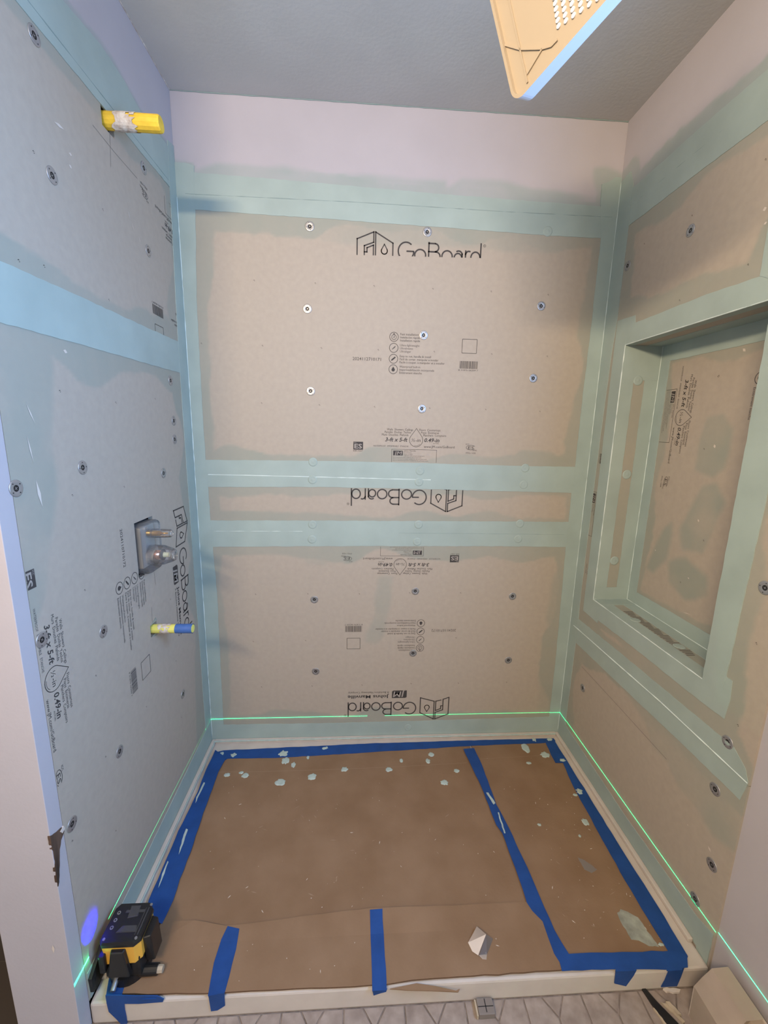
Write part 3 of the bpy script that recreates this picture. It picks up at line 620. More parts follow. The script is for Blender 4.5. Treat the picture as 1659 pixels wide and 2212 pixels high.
# ------------------------------------------------------------------ shower base
base = empty('shower_tray', (W/2, -0.42, FZ)); tag(base, 'white shower tray with low threshold under the cardboard', 'shower tray')
bm = nbm(); box(bm, 0.002, W-.002, -0.8445, -0.001, FZ, -0.003, .006); obj('pan', bm, 'base', base)
bm = nbm()
box(bm, 0.0022, 0.016, -0.80, -0.003, -0.003, 0.010, .003); obj('rim', bm, 'base', base)
bm = nbm(); box(bm, W-.016, W-.0022, -0.79, -0.003, -0.003, 0.010, .003); obj('rim', bm, 'base', base)
bm = nbm(); box(bm, 0.016, W-.016, -0.016, -0.003, -0.003, 0.012, .003); obj('rim', bm, 'base', base)
ridge(base, [(.012, -.018, .010), (.4, -.018, .011), (W-.02, -.018, .010)], .003, 'blob')
ridge(base, [(.018, -.02, .008), (.018, -.4, .008), (.018, -.70, .007)], .003, 'blob')

# ------------------------------------------------------------------ cardboard sheets
def buckle(bm):
    # the back edge of the front sheet (and what is taped to it) stands a little proud
    bmesh.ops.bisect_plane(bm, geom=bm.verts[:]+bm.edges[:]+bm.faces[:], plane_co=(0, -.742, 0), plane_no=(0, 1, 0))
    for v in bm.verts:
        k = min(1, max(0, (v.co.y+.742)/.05)); e_ = min(1, max(0, (v.co.x-.10)/.12))*min(1, max(0, (1.12-v.co.x)/.15))
        v.co.z += .007*k*e_*(.75+.35*math.sin(v.co.x*11))
def card(name, pts, z0, z1, label, wave=0.0):
    e_ = empty(name, (sum(p[0] for p in pts)/len(pts), sum(p[1] for p in pts)/len(pts), z0)); tag(e_, label, 'cardboard')
    bm = nbm(); prism(bm, FL, jag(pts, .03, .0012), z0, z1, 0)
    if z0 > .003: buckle(bm)
    for f in bm.faces:
        f.normal_update()
        f.material_index = 0 if f.normal.z > .5 else 1
    o_ = obj('sheet', bm, ['cardboard', 'cardedge'], e_); return e_
P_ = lambda *uv: [FL.pix(*q) for q in uv]
main = card('cardboard_sheet', P_((478, 1630), (800, 1614), (1012, 1606), (1060, 1730), (1160, 1966), (800, 1985), (500, 2015), (335, 2000), (400, 1830)), .0005, .0040, 'large brown cardboard sheet covering most of the shower floor')
right = card('cardboard_sheet', P_((1016, 1607), (1190, 1598), (1300, 1790), (1462, 2062), (1224, 2072), (1130, 1860), (1060, 1720)), .0005, .0040, 'long brown cardboard strip along the right wall')
fpts = P_((262, 2152), (300, 2085), (352, 1993), (420, 1996), (488, 2007), (520, 2004), (650, 1986), (800, 1971), (1000, 1962), (1158, 1950), (1226, 2094), (1215, 2100), (1130, 2106), (1020, 2113), (940, 2118), (890, 2122), (840, 2140), (800, 2141), (700, 2142), (580, 2144), (470, 2150), (350, 2152))
fpts = [(a, max(b, -.8452)) for a, b in fpts]
front = card('cardboard_sheet', fpts, .0042, .0085, 'brown cardboard strip lapped over the front threshold')
strokes(main, Frame((0, 0, .0038), (1, 0, 0), (0, 1, 0), (0, 0, 1)), [[(470, 1668), (560, 1667), (700, 1663), (850, 1657), (1008, 1648)]], .0014, 'crease', 'crease_line')
strokes(right, Frame((0, 0, .0038), (1, 0, 0), (0, 1, 0), (0, 0, 1)), [[(1030, 1640), (1120, 1635), (1200, 1630)]], .0010, 'crease', 'crease_line')
# torn sliver of cardboard hanging at the front edge
bm = nbm(); sl = [FL.pix(*q, h=.004) for q in ((842, 2136), (900, 2124), (940, 2130), (985, 2140), (993, 2136), (990, 2143), (930, 2140), (880, 2139))]
prism(bm, FL, sl, .002, .0045); obj('torn_sliver', bm, 'cardboard', front)
bm = nbm(); prism(bm, FL, [FL.pix(*q, h=.008) for q in ((764, 1975), (772, 1972), (780, 1975), (773, 1983))], .0079, .0084); obj('torn_nick', bm, 'cardedge', front)

# sealant blobs, smears and dust on the cardboard
def blob(parent, u, v, ru, rv, z=.004, m='blob', hgt=.0016, jit=.22, name='sealant_blob'):
    a, b = FL.pix(u, v); a1, _ = FL.pix(u+ru, v); _, b1 = FL.pix(u, v-rv); ra, rb = abs(a1-a), abs(b1-b)
    bm = nbm(); n = 18; rr = [1+random.uniform(-jit, jit) for _ in range(n)]; R = []
    for k, (s_, h_) in enumerate(((1, 0), (.93, .7), (.6, 1), )):
        R.append([bm.verts.new((a+ra*s_*rr[i]*math.cos(2*math.pi*i/n), b+rb*s_*rr[i]*math.sin(2*math.pi*i/n), z+hgt*h_)) for i in range(n)])
    for k in range(2):
        for i in range(n): bm.faces.new((R[k][i], R[k][(i+1) % n], R[k+1][(i+1) % n], R[k+1][i]))
    bm.faces.new(R[2]); return obj(name, bm, m, parent, smooth=True)
for u, v, a, b in ((634, 1654, 5, 6), (665, 1638, 3, 4), (490, 1676, 7, 4), (530, 1677, 7, 5), (521, 1671, 5, 3), (605, 1692, 10, 8), (674, 1680, 9, 7), (744, 1664, 8, 5), (840, 1664, 7, 5), (867, 1645, 4, 4), (931, 1632, 6, 5), (924, 1646, 5, 5), (986, 1667, 6, 4), (960, 1692, 8, 6), (617, 1645, 8, 7)): blob(main, u, v, a, b)
for u, v, a, b in ((1135, 1618, 8, 9), (1177, 1632, 10, 6), (1142, 1650, 5, 3), (1242, 1719, 5, 3), (1264, 1778, 7, 7), (1252, 1808, 3, 3), (1165, 1784, 4, 3), (1428, 2043, 6, 4)): blob(right, u, v, a, b)
bm = nbm(); prism(bm, FL, jag([FL.pix(*q, h=.004) for q in ((1333, 1972), (1340, 1964), (1356, 1970), (1378, 1982), (1388, 1995), (1398, 2012), (1412, 2030), (1424, 2046), (1402, 2044), (1380, 2032), (1364, 2030), (1352, 2008), (1340, 1990))], .008, .0022), .0038, .0047); obj('sealant_smear', bm, 'smear', right)
bm = nbm(); prism(bm, FL, jag([FL.pix(*q, h=.004) for q in ((1248, 1852), (1262, 1858), (1290, 1878), (1278, 1886), (1262, 1878))], .006, .0016), .0038, .0042); obj('sealant_smear', bm, 'taupe', right)
def specks(parent, n, seed, poly, z, name='plaster_crumbs'):
    r = random.Random(seed); bm = nbm(); k = 0
    us = [p[0] for p in poly]; vs = [p[1] for p in poly]
    while k < n:
        u, v = r.uniform(min(us), max(us)), r.uniform(min(vs), max(vs))
        ins = False
        for i in range(len(poly)):
            (x0, y0), (x1, y1) = poly[i], poly[(i+1) % len(poly)]
            if (y0 > v) != (y1 > v) and u < x0+(v-y0)*(x1-x0)/(y1-y0): ins = not ins
        if not ins: continue
        a, b = FL.pix(u, v); s_ = r.uniform(.0006, .0017); an = r.uniform(0, 3.1); l_ = s_*r.choice((1, 1, 1, 3.5))
        ca, sa = math.cos(an), math.sin(an)
        q = [(a+ca*l_*x-sa*s_*y, b+sa*l_*x+ca*s_*y) for x, y in ((-1, -.4), (.2, -.6), (1, .1), (.1, .7))]
        prism(bm, FL, q, z, z+s_*.5); k += 1
    o_ = obj(name, bm, 'dust', parent); o_['kind'] = 'stuff'; return o_
rr_ = random.Random(11)
FLc = Frame((0, 0, .0037), (1, 0, 0), (0, 1, 0), (0, 0, 1))
for par_, n__, (u0, u1, v0, v1) in ((main, 26, (520, 1040, 1720, 1930)), (right, 12, (1180, 1330, 1780, 2000))):
    scuffs(par_, FLc, [(rr_.uniform(u0, u1), rr_.uniform(v0, v1), rr_.uniform(-14, 14), rr_.uniform(-9, 9), rr_.uniform(.0007, .0022)) for _ in range(n__)], 'crease')['kind'] = 'stuff'
specks(main, 46, 1, [(480, 1690), (1010, 1660), (1110, 1940), (500, 1990), (400, 1900)], .004)
specks(right, 44, 2, [(1050, 1640), (1180, 1630), (1440, 2050), (1240, 2050)], .004)
specks(front, 34, 3, [(330, 2080), (400, 2010), (1120, 1975), (1190, 2080), (500, 2130)], .008)

# ------------------------------------------------------------------ blue masking tape strips
def tape(label, top, z, flap=None, wr=.0005):
    a0 = sum(FL.pix(*q)[0] for q in top)/len(top); b0 = sum(FL.pix(*q)[1] for q in top)/len(top)
    e_ = empty('masking_tape', (a0, b0, z)); tag(e_, label, 'tape', 'blue masking tape on the shower base')
    bm = nbm(); prism(bm, FL, jag([FL.pix(*q, h=z) for q in top], .025, .0012), z-.0002, z+.0007)
    if 'front cardboard' in label: buckle(bm)
    obj('strip', bm, 'tape', e_)
    if flap:
        bm = nbm(); prism(bm, BF, jag([BF.pix(*q) for q in flap], .02, .001), -.0012, .0007); obj('folded_end', bm, 'tape', e_)
    return e_
t1 = tape('blue masking tape strip along the back wall', [(462, 1626), (484, 1621), (800, 1606), (1000, 1600), (1196, 1595), (1200, 1601), (1175, 1605), (1020, 1611), (800, 1625), (600, 1637), (492, 1639), (470, 1650)], .0047)
t2 = tape('blue masking tape strip along the left wall', [(465, 1620), (489, 1637), (471, 1669), (439, 1756), (412, 1840), (388, 1900), (374, 1945), (350, 1996), (336, 1990), (310, 1996), (321, 1945), (341, 1900), (362, 1850), (385, 1795), (402, 1762), (427, 1711), (445, 1663)], .0086)
t3 = tape('blue masking tape strip along the right wall', [(1176, 1598), (1197, 1599), (1235, 1660), (1270, 1716), (1350, 1846), (1420, 1956), (1486, 2066), (1478, 2092), (1452, 2070), (1400, 1985), (1350, 1902), (1240, 1702), (1216, 1648), (1200, 1648), (1190, 1630)], .0058)
t4 = tape('blue masking tape strip down the joint between main and right cardboard', [(1001, 1618), (1024, 1616), (1040, 1650), (1072, 1738), (1100, 1790), (1130, 1855), (1163, 1930), (1198, 2010), (1232, 2066), (1215, 2088), (1197, 2060), (1172, 1990), (1150, 1968), (1138, 1950), (1120, 1895), (1085, 1800), (1072, 1782), (1040, 1700)], .0088)
t5 = tape('blue masking tape strip along the right end of the threshold', [(1226, 2061), (1300, 2058), (1452, 2054), (1484, 2062), (1486, 2090), (1440, 2095), (1300, 2095), (1214, 2098), (1208, 2075)], .0098)
t6 = tape('blue masking tape strip across the middle of the front cardboard', [(799, 1970), (826, 1968), (830, 2040), (835, 2120), (835, 2139), (804, 2141), (802, 2060)], .0088, [(804, 2138), (836, 2136), (834, 2142), (822, 2145), (807, 2150)])
t7 = tape('blue masking tape strip on the front cardboard nearer the laser level', [(492, 2003), (517, 2008), (510, 2050), (495, 2110), (485, 2146), (449, 2152), (462, 2080), (478, 2030)], .0088, [(450, 2149), (485, 2144), (486, 2172), (470, 2182), (456, 2184)])
t8 = tape('torn blue masking tape wrapped round the front left corner of the base', [(236, 2110), (262, 2098), (274, 2112), (262, 2154), (300, 2150), (338, 2152), (338, 2158), (262, 2158), (228, 2156)], .0088, [(228, 2150), (340, 2151), (354, 2158), (352, 2164), (300, 2168), (268, 2168), (275, 2212), (262, 2212), (235, 2185)])
t9 = tape('short blue masking tape tab stuck on the right half of the base front', [(1330, 2090), (1374, 2088), (1374, 2097), (1330, 2099)], .0108, [(1330, 2096), (1375, 2095), (1368, 2108), (1352, 2130), (1327, 2124)])
t10 = tape('blue masking tape folded down the front right corner of the base', [(1440, 2088), (1474, 2082), (1474, 2096), (1440, 2098)], .0108, [(1446, 2093), (1478, 2090), (1470, 2112), (1462, 2130), (1428, 2132), (1436, 2118)])
for par, pts in ((t1, ((505, 1633, 7, 4), (702, 1618, 7, 3), (1153, 1600, 4, 4), (612, 1630, 9, 6), (476, 1632, 6, 5))), (t3, ((1215, 1645, 6, 3), (1251, 1712, 6, 6), (1187, 1600, 5, 3)))):
    for u, v, a, b in pts: blob(par, u, v, a, b, z=.0065 if par is t3 else .0049, hgt=.0012, jit=.35)
def streak(parent, uvs, z):
    for uv in uvs:
        bm = nbm(); prism(bm, FL, jag([FL.pix(*q, h=z) for q in uv], .01, .0012), z-.0003, z+.0004); obj('sealant_streak', bm, 'blob', parent)
streak(t2, [[(440, 1690), (443, 1691), (430, 1718), (422, 1735), (424, 1722)], [(402, 1790), (406, 1792), (398, 1816), (386, 1846), (393, 1815)], [(362, 1860), (364, 1862), (352, 1895), (342, 1918), (350, 1888)]], .0092)
streak(t4, [[(1050, 1712), (1055, 1712), (1070, 1735), (1066, 1738)], [(1075, 1755), (1078, 1755), (1092, 1800), (1089, 1800)]], .0095)

# ------------------------------------------------------------------ pipes
def stub(name, y, z, r, L, label, m, wrap):
    e_ = empty(name, (0, y, z)); tag(e_, label, 'pipe')
    bm = nbm(); tube(bm, (-.06, y, z), (L-.004, y, z), r, r, 14, False, rings=10, wob=.012); tube(bm, (L-.004, y, z), (L, y, z), r, r*.9, 14, False); tube(bm, (L, y, z), (L-.012, y, z), r*.90, r*.80, 14, True)
    obj('tube', bm, m, e_)
    bm = nbm(); seg = 22; R = []
    a, b = wrap
    for k in range(7):
        x = a+(b-a)*k/6; row = []
        for i in range(seg):
            t = 2*math.pi*i/seg; edge = random.uniform(-.008, .008) if k in (0, 6) else 0
            row.append(bm.verts.new((x+edge, y+math.cos(t)*r*(1.04+.05*random.random()), z+math.sin(t)*r*(1.04+.05*random.random()))))
        R.append(row)
    for k in range(6):
        for i in range(seg):
            if random.random() < .90: bm.faces.new((R[k][i], R[k][(i+1) % seg], R[k+1][(i+1) % seg], R[k+1][i]))
    obj('plaster_smear', bm, 'plaster', e_)
    return e_
pu = stub('stub_pipe', -.398, 2.054, .0185, .127, 'yellow stub pipe with cracked plaster high on the left wall', 'yellow', (.018, .068))
plow = stub('stub_pipe', -.398, .721, .0135, .117, 'yellow stub pipe with blue wrapped end low on the left wall', 'lemon', (.020, .052))
bm = nbm(); tube(bm, (.066, -.398, .721), (.1165, -.398, .721), .0141, .0143, 16, False, rings=4, wob=.01); obj('blue_wrap', bm, 'bluewrap', plow, True)
# dark reveal cuts round the pipes
for nm, c_, a_, b_ in (('pipe_cutout', l_lo, -.398, .721),):
    bm = nbm()
    for s1 in (1, -1):
        prism(bm, LF, [(a_-.020, b_+s1*.018), (a_+.024, b_+s1*.018), (a_+.016, b_+s1*.030)], -.001, .0006)
    obj('cut_flap', bm, 'smear', c_)

# ------------------------------------------------------------------ valve under its clear guard
vy, vz = -.400, .982
val = empty('shower_valve', (0, vy, vz)); tag(val, 'shower mixing valve under a clear plastic guard on the left wall', 'valve')
def rrect(y0, y1, z0, z1, r, n=5):
    P = []
    for cy, cz_, a0 in ((y1-r, z1-r, 0), (y0+r, z1-r, 90), (y0+r, z0+r, 180), (y1-r, z0+r, 270)):
        for i in range(n+1):
            a = math.radians(a0+90*i/n); P.append((cy+r*math.cos(a), cz_+r*math.sin(a)))
    return P
bm = nbm(); prof = [(-.05, 1.0, 0), (.018, 1.0, 0), (.024, .97, 0)]; R = []
rp = rrect(-.447, -.353, .908, 1.057, .02)
for h_, s_, _ in prof: R.append([bm.verts.new((h_, vy+(y-vy)*s_, vz+(z-vz)*s_)) for y, z in rp])
for k in range(2):
    for i in range(len(rp)): bm.faces.new((R[k][i], R[k][(i+1) % len(rp)], R[k+1][(i+1) % len(rp)], R[k+1][i]))
bm.faces.new(R[2]); obj('guard_box', bm, 'clear', val)
bm = nbm(); tube(bm, (.022, -.402, 1.022), (.074, -.402, 1.022), .0135, .0120, 20, False); tube(bm, (.074, -.402, 1.022), (.080, -.402, 1.022), .0120, .007, 20, True); obj('guard_cap', bm, 'clear', val, True)
bm = nbm(); tube(bm, (.022, -.402, .957), (.052, -.402, .957), .0300, .0285, 24, False); tube(bm, (.052, -.402, .957), (.078, -.402, .957), .0285, .0190, 24, False, rings=4); tube(bm, (.078, -.402, .957), (.083, -.402, .957), .0190, .016, 24, True); obj('guard_cap', bm, 'clear', val, True)
bm = nbm(); tube(bm, (-.04, -.402, 1.022), (.045, -.402, 1.022), .0085, .0075, 14); tube(bm, (.045, -.402, 1.022), (.066, -.402, 1.022), .0045, .0030, 10); obj('diverter_stem', bm, 'brass', val, True)
bm = nbm(); tube(bm, (-.04, -.402, .957), (.046, -.402, .957), .0135, .0130, 18); tube(bm, (.030, -.402, .957), (.034, -.402, .957), .0145, .0145, 18); obj('cartridge_sleeve', bm, 'copper', val, True)
bm = nbm(); tube(bm, (.046, -.402, .957), (.066, -.402, .957), .0078, .0065, 12); obj('cartridge_stem', bm, 'pale', val)
bm = nbm(); tube(bm, (.046, -.402, .957), (.050, -.402, .957), .0165, .0165, 18); obj('retaining_clip', bm, 'dark', val)
bm = nbm(); tube(bm, (-.04, -.402, .950), (.028, -.402, .950), .0225, .0215, 20); box(bm, -.05, .008, -.44, -.36, .925, 1.045, .004); obj('valve_body', bm, 'castgrey', val)
for y_, z_ in ((-.365, .930), (-.437, 1.045)):
    bm = nbm(); tube(bm, (.0245, y_, z_), (.0265, y_, z_), .004, .004, 10); obj('fixing_screw', bm, 'steel', val)

# ------------------------------------------------------------------ laser level
las = empty('laser_level', (.066, -.778, .008)); tag(las, 'black and amber laser level standing at the front left corner of the base', 'laser level')
def pz(bm, pts, z0, z1, s1=1.0, mi=0):
    cx = sum(q[0] for q in pts)/len(pts); cy = sum(q[1] for q in pts)/len(pts)
    bo = [bm.verts.new((x, y, z0)) for x, y in pts]; to = [bm.verts.new((cx+(x-cx)*s1, cy+(y-cy)*s1, z1)) for x, y in pts]; n = len(pts)
    bm.faces.new(bo[::-1]).material_index = mi; bm.faces.new(to).material_index = mi
    for i in range(n): bm.faces.new((bo[i], bo[(i+1) % n], to[(i+1) % n], to[i])).material_index = mi
oct_ = [(.030, -.735), (.101, -.735), (.113, -.748), (.113, -.808), (.101, -.820), (.030, -.820), (.022, -.812), (.022, -.746)]
ins = lambda P, k: [(.0675+(x-.0675)*k, -.7775+(y+.7775)*k) for x, y in P]
bm = nbm(); pz(bm, ins(oct_, .985), .076, .130); obj('body', bm, 'toolyellow', las)
bm = nbm(); pz(bm, ins(oct_, 1.02), .126, .134); pz(bm, ins(oct_, 1.02), .134, .140, .95); obj('top_cover', bm, 'black', las)
bm = nbm(); pz(bm, [(.052, -.752), (.098, -.752), (.098, -.758), (.052, -.758)], .1395, .1412)
pz(bm, [(.058, -.786), (.094, -.786), (.100, -.800), (.050, -.800)], .1395, .1425, .85); pz(bm, [(.058, -.742), (.082, -.742), (.086, -.766), (.062, -.770)], .1395, .1418, .9)
pz(bm, [(.103, -.748), (.1055, -.748), (.1055, -.806), (.103, -.806)], .1395, .1412); pz(bm, [(.097, -.748), (.0985, -.748), (.0985, -.806), (.097, -.806)], .1395, .1408)
obj('top_relief', bm, 'relief', las)
for k in range(3):
    bm = nbm(); tube(bm, (.036, -.757-.016*k, .1395), (.036, -.757-.016*k, .1412), .0042, .0040, 16); bt = obj('button', bm, 'grey', las)
    bm = nbm(); tube(bm, (.036, -.757-.016*k, .1412), (.036, -.757-.016*k, .1415), .0020, .0020, 10); obj('button_symbol', bm, 'dark', bt)
for x, y in ((.106, -.741), (.104, -.812), (.031, -.812)):
    bm = nbm(); tube(bm, (x, y, .1395), (x, y, .1412), .0035, .003, 10); obj('corner_screw', bm, 'grey', las)
def hood(nm, P0, P1, dirv, w0, w1, d):   # trapezoid window hood growing out of a side
    bm = nbm(); P0 = Vector(P0); P1 = Vector(P1); dv = Vector(dirv); sd = Vector((0, 0, 1)).cross(dv).normalized()
    rows = []
    for p, wd, k in ((P0, w0, 0), (P0+dv*d*.8, w0*.82, 1), ):
        rows.append([bm.verts.new(p+sd*wd/2), bm.verts.new(p-sd*wd/2), bm.verts.new(Vector((p.x, p.y, P1.z))-sd*w1/2+dv*d*(1.0 if k else 0)*.2), bm.verts.new(Vector((p.x, p.y, P1.z))+sd*w1/2+dv*d*(1.0 if k else 0)*.2)])
    a, b = rows
    for i in range(4): bm.faces.new((a[i], a[(i+1) % 4], b[(i+1) % 4], b[i]))
    bm.faces.new(a); bm.faces.new(b)
    bmesh.ops.bevel(bm, geom=bm.edges[:], offset=.002, segments=1, affect='EDGES')
    return obj(nm, bm, 'black', las)
hood('window_hood', (.066, -.818, .121), (.066, -.818, .050), (0, -1, 0), .034, .050, .013)
hood('window_hood', (.111, -.776, .122), (.111, -.776, .045), (1, 0, 0), .050, .040, .022)
hood('window_hood', (.067, -.737, .100), (.067, -.737, .045), (0, 1, 0), .030, .036, .006)
bm = nbm(); box(bm, .026, .109, -.815, -.740, .026, .088, .006); box(bm, .0225, .036, -.828, -.80, .060, .110, .003); obj('lower_housing', bm, 'rubber', las)
bm = nbm(); tube(bm, (.066, -.778, .0098), (.066, -.778, .028), .047, .044, 28); obj('swivel_base', bm, 'black', las)
bm = nbm(); tube(bm, (.098, -.800, .022), (.140, -.800, .022), .0125, .0118, 18); obj('adjust_knob', bm, 'black', las, False)
bm = nbm(); tube(bm, (.140, -.800, .022), (.152, -.800, .022), .0085, .0080, 8); obj('knob_tip', bm, 'cream', las)
bm = nbm(); tube(bm, (.050, -.812, .026), (.052, -.836, .018), .0065, .006, 14); obj('levelling_foot', bm, 'grey', las)
# slotted wall bracket
bm = nbm(); br = [(-.838, .062), (-.790, .090), (-.742, .080), (-.742, .022), (-.785, .014), (-.815, .0125), (-.836, .020)]
prism(bm, LF, br, .0022, .010); brk = obj('wall_bracket', bm, 'rubber', las)
bm = nbm()
for a_, b_ in ((-.826, .045), (-.826, .018), (-.812, .030)): prism(bm, LF, [(a_-.002, b_-.005), (a_+.003, b_-.004), (a_+.003, b_+.005), (a_-.002, b_+.004)], .009, .0104)
obj('slot', bm, 'dark', brk)
# the laser's own light: thin horizontal fans of green light
def fan_light(name, loc, power, eps, gap=None, front=False, col=(0.02, 1.0, 0.36), parent=None):
    l = bpy.data.lights.new(name, 'POINT'); l.shadow_soft_size = 0.0; l.energy = power; l.color = (1, 1, 1); l.use_nodes = True
    nt = l.node_tree; n = nt.nodes; L = nt.links; em = n['Emission']; em.inputs[0].default_value = (*col, 1)
    tc = n.new('ShaderNodeTexCoord'); sp = n.new('ShaderNodeSeparateXYZ'); L.new(tc.outputs['Normal'], sp.inputs[0])
    ab = n.new('ShaderNodeMath'); ab.operation = 'ABSOLUTE'; L.new(sp.outputs[2], ab.inputs[0])
    lt = n.new('ShaderNodeMath'); lt.operation = 'LESS_THAN'; lt.inputs[1].default_value = eps; L.new(ab.outputs[0], lt.inputs[0])
    g = n.new('ShaderNodeMapRange'); g.inputs[1].default_value = eps; g.inputs[2].default_value = eps*14; g.inputs[3].default_value = .035; g.inputs[4].default_value = 0; L.new(ab.outputs[0], g.inputs[0])
    su = n.new('ShaderNodeMath'); su.operation = 'ADD'; L.new(lt.outputs[0], su.inputs[0]); L.new(g.outputs[0], su.inputs[1])
    if gap or front:      # blocked sector of the fan
        def mth(op, a, b=None):
            q = n.new('ShaderNodeMath'); q.operation = op
            for i, z in enumerate((a, b)):
                if z is None: continue
                if isinstance(z, (int, float)): q.inputs[i].default_value = z
                else: L.new(z, q.inputs[i])
            return q.outputs[0]
        if front: k_ = mth('LESS_THAN', sp.outputs[1], 0.25)
        else:
            rt_ = mth('DIVIDE', sp.outputs[0], sp.outputs[1])
            k_ = mth('SUBTRACT', 1.0, mth('MULTIPLY', mth('MULTIPLY', mth('GREATER_THAN', rt_, gap[0]), mth('LESS_THAN', rt_, gap[1])), mth('GREATER_THAN', sp.outputs[1], 0.0)))
        su2 = n.new('ShaderNodeMath'); su2.operation = 'MULTIPLY'; L.new(su.outputs[0], su2.inputs[0]); L.new(k_, su2.inputs[1]); su = su2
    fo = n.new('ShaderNodeLightFalloff'); fo.inputs['Strength'].default_value = 1.0
    mu = n.new('ShaderNodeMath'); mu.operation = 'MULTIPLY'; L.new(su.outputs[0], mu.inputs[0]); L.new(fo.outputs['Linear'], mu.inputs[1])
    L.new(mu.outputs[0], em.inputs['Strength'])
    o = bpy.data.objects.new(name, l); C.objects.link(o); o.location = loc; return o
fan_light('laser_fan', (.075, -.722, .106), 330, .0010, gap=(.82, .925))
fan_light('laser_fan', (.013, -.826, .106), 45.0, .10, front=True)
l = bpy.data.lights.new('bloom_spot', 'SPOT'); l.energy = 5; l.color = (0.0, 0.0, 1.0); l.spot_size = 1.7; l.spot_blend = .6; l.shadow_soft_size = .006  # added lamp standing in for blue sensor bloom beside the laser level
o = bpy.data.objects.new('bloom_spot', l); C.objects.link(o); o.location = (.017, -.806, .146); o.rotation_euler = (Vector((-1, 0.0, 0.55))).to_track_quat('-Z', 'Y').to_euler()

# ------------------------------------------------------------------ hanging fan grille
n_ = Vector((-.85, -.49, -.22)).normalized()
P0 = Vector(CAM + (FWD + RGT*(1110-829.5)/FPX - UPV*(190-1106)/FPX)*0.64)
def onp(u, v, off=0.0):
    d = Vector(FWD + RGT*(u-829.5)/FPX - UPV*(v-1106)/FPX); c0 = Vector(CAM); q = P0+n_*off
    return c0+d*(((q-c0).dot(n_))/d.dot(n_))
e1 = (onp(1058, 0)-onp(1092, 150)).normalized(); e2 = (e1.cross(n_)).normalized()
if e2.dot(onp(1310, 0)-onp(1170, 160)) < 0: e2 = -e2
def line_x(p, d, q, g):       # in-plane line intersection
    a = np.array([[d.dot(e1), -g.dot(e1)], [d.dot(e2), -g.dot(e2)]]); b = np.array([(q-p).dot(e1), (q-p).dot(e2)])
    s_ = np.linalg.solve(a, b); return p+d*float(s_[0])
cor = line_x(onp(1092, 150), e1, onp(1180, 148), e2)
GR = Frame(tuple(cor), tuple(e2), tuple(e1), tuple(n_)); GS = 0.27
gril = empty('fan_grille', tuple(cor)); tag(gril, 'cream plastic fan cover hanging edge-on from the ceiling', 'fan cover')
out = rrect(0, GS, 0, GS, .020, 8); inn = rrect(.0043, GS-.0043, .0043, GS-.0043, .0164, 8)
bm = nbm(); n8 = len(out)
o1 = [bm.verts.new(GR.pos(a, b, 0)) for a, b in out]; o2 = [bm.verts.new(GR.pos(a+(GS/2-a)*.0, b, -.024)) for a, b in out]
i1 = [bm.verts.new(GR.pos(a, b, 0)) for a, b in inn]; i2 = [bm.verts.new(GR.pos(a, b, -.0064)) for a, b in inn]
for i in range(n8):
    j = (i+1) % n8
    bm.faces.new((o1[i], o1[j], i1[j], i1[i])).material_index = 0; bm.faces.new((i1[i], i1[j], i2[j], i2[i])).material_index = 0
    bm.faces.new((o1[i], o2[i], o2[j], o1[j])).material_index = 1
bm.faces.new(i2).material_index = 0; bm.faces.new(o2).material_index = 1
obj('cover', bm, ['cream', 'rimwhite'], gril)
gp = lambda u, v: GR.pix(1040+u/5.53, v/5.53, -.004)
def rib(pts, wd=.0011, h=.0005):
    for (p, q) in zip(pts[:-1], pts[1:]):
        d = Vector((q[0]-p[0], q[1]-p[1])); nn = Vector((-d.y, d.x)).normalized()*wd
        bm = nbm(); prism(bm, GR, [(p[0]+nn.x, p[1]+nn.y), (q[0]+nn.x, q[1]+nn.y), (q[0]-nn.x, q[1]-nn.y), (p[0]-nn.x, p[1]-nn.y)], -.0063, h-.0048); obj('rib', bm, 'cream', gril)
c1 = gp(240, 580); c2 = gp(455, 585); c3 = gp(720, 578); c4 = gp(830, 545); c5 = gp(900, 470)
x2 = c2[0]
rib([(x2, .012), (x2, GS-.005)]); rib([(.0045, c1[1]), (x2, c2[1]), c3, c4, c5]); rib([c3, gp(540, 880)])
sl0 = [(915, 305), (905, 235), (895, 165), (885, 100), (865, 30), (1010, 240), (1000, 180), (985, 110), (970, 45), (1090, 180), (1080, 120), (1065, 50), (1165, 70), (1150, 5), (1240, 5)]
b0_, b1_, b2_ = Vector(gp(915, 305)), Vector(gp(905, 237)), Vector(gp(1003, 243))
st1, st2 = b1_-b0_, b2_-b0_
dl_ = Vector(gp(945, 263))-b0_
for a, b in [tuple(b0_+st1*i+st2*j) for i in range(0, 22) for j in range(0, 14)]:
    if not (.012 < a < GS-.03 and .012 < b < GS-.03): continue
    a2, b2 = a+dl_.x, b+dl_.y
    d = Vector((a2-a, b2-b)); nn = Vector((-d.y, d.x)).normalized()*.0027
    P = [(a+d.x*math.cos(t)*.75+nn.x*math.sin(t), b+d.y*math.cos(t)*.75+nn.y*math.sin(t)) for t in [2*math.pi*k/14 for k in range(14)]]
    bm = nbm(); prism(bm, GR, P, -.0066, -.0046); obj('slot', bm, 'slotlit', gril)  # white ovals in place of lit openings
for a in (.06, GS-.06):   # spring wires up to the ceiling, added to hold the cover
    q = GR.pos(a, GS-.004, -.015); bm = nbm(); tube(bm, q, (q.x+.01, q.y-.02, H-.001), .0012, .0012, 8); obj('added_spring_wire', bm, 'grey', gril)

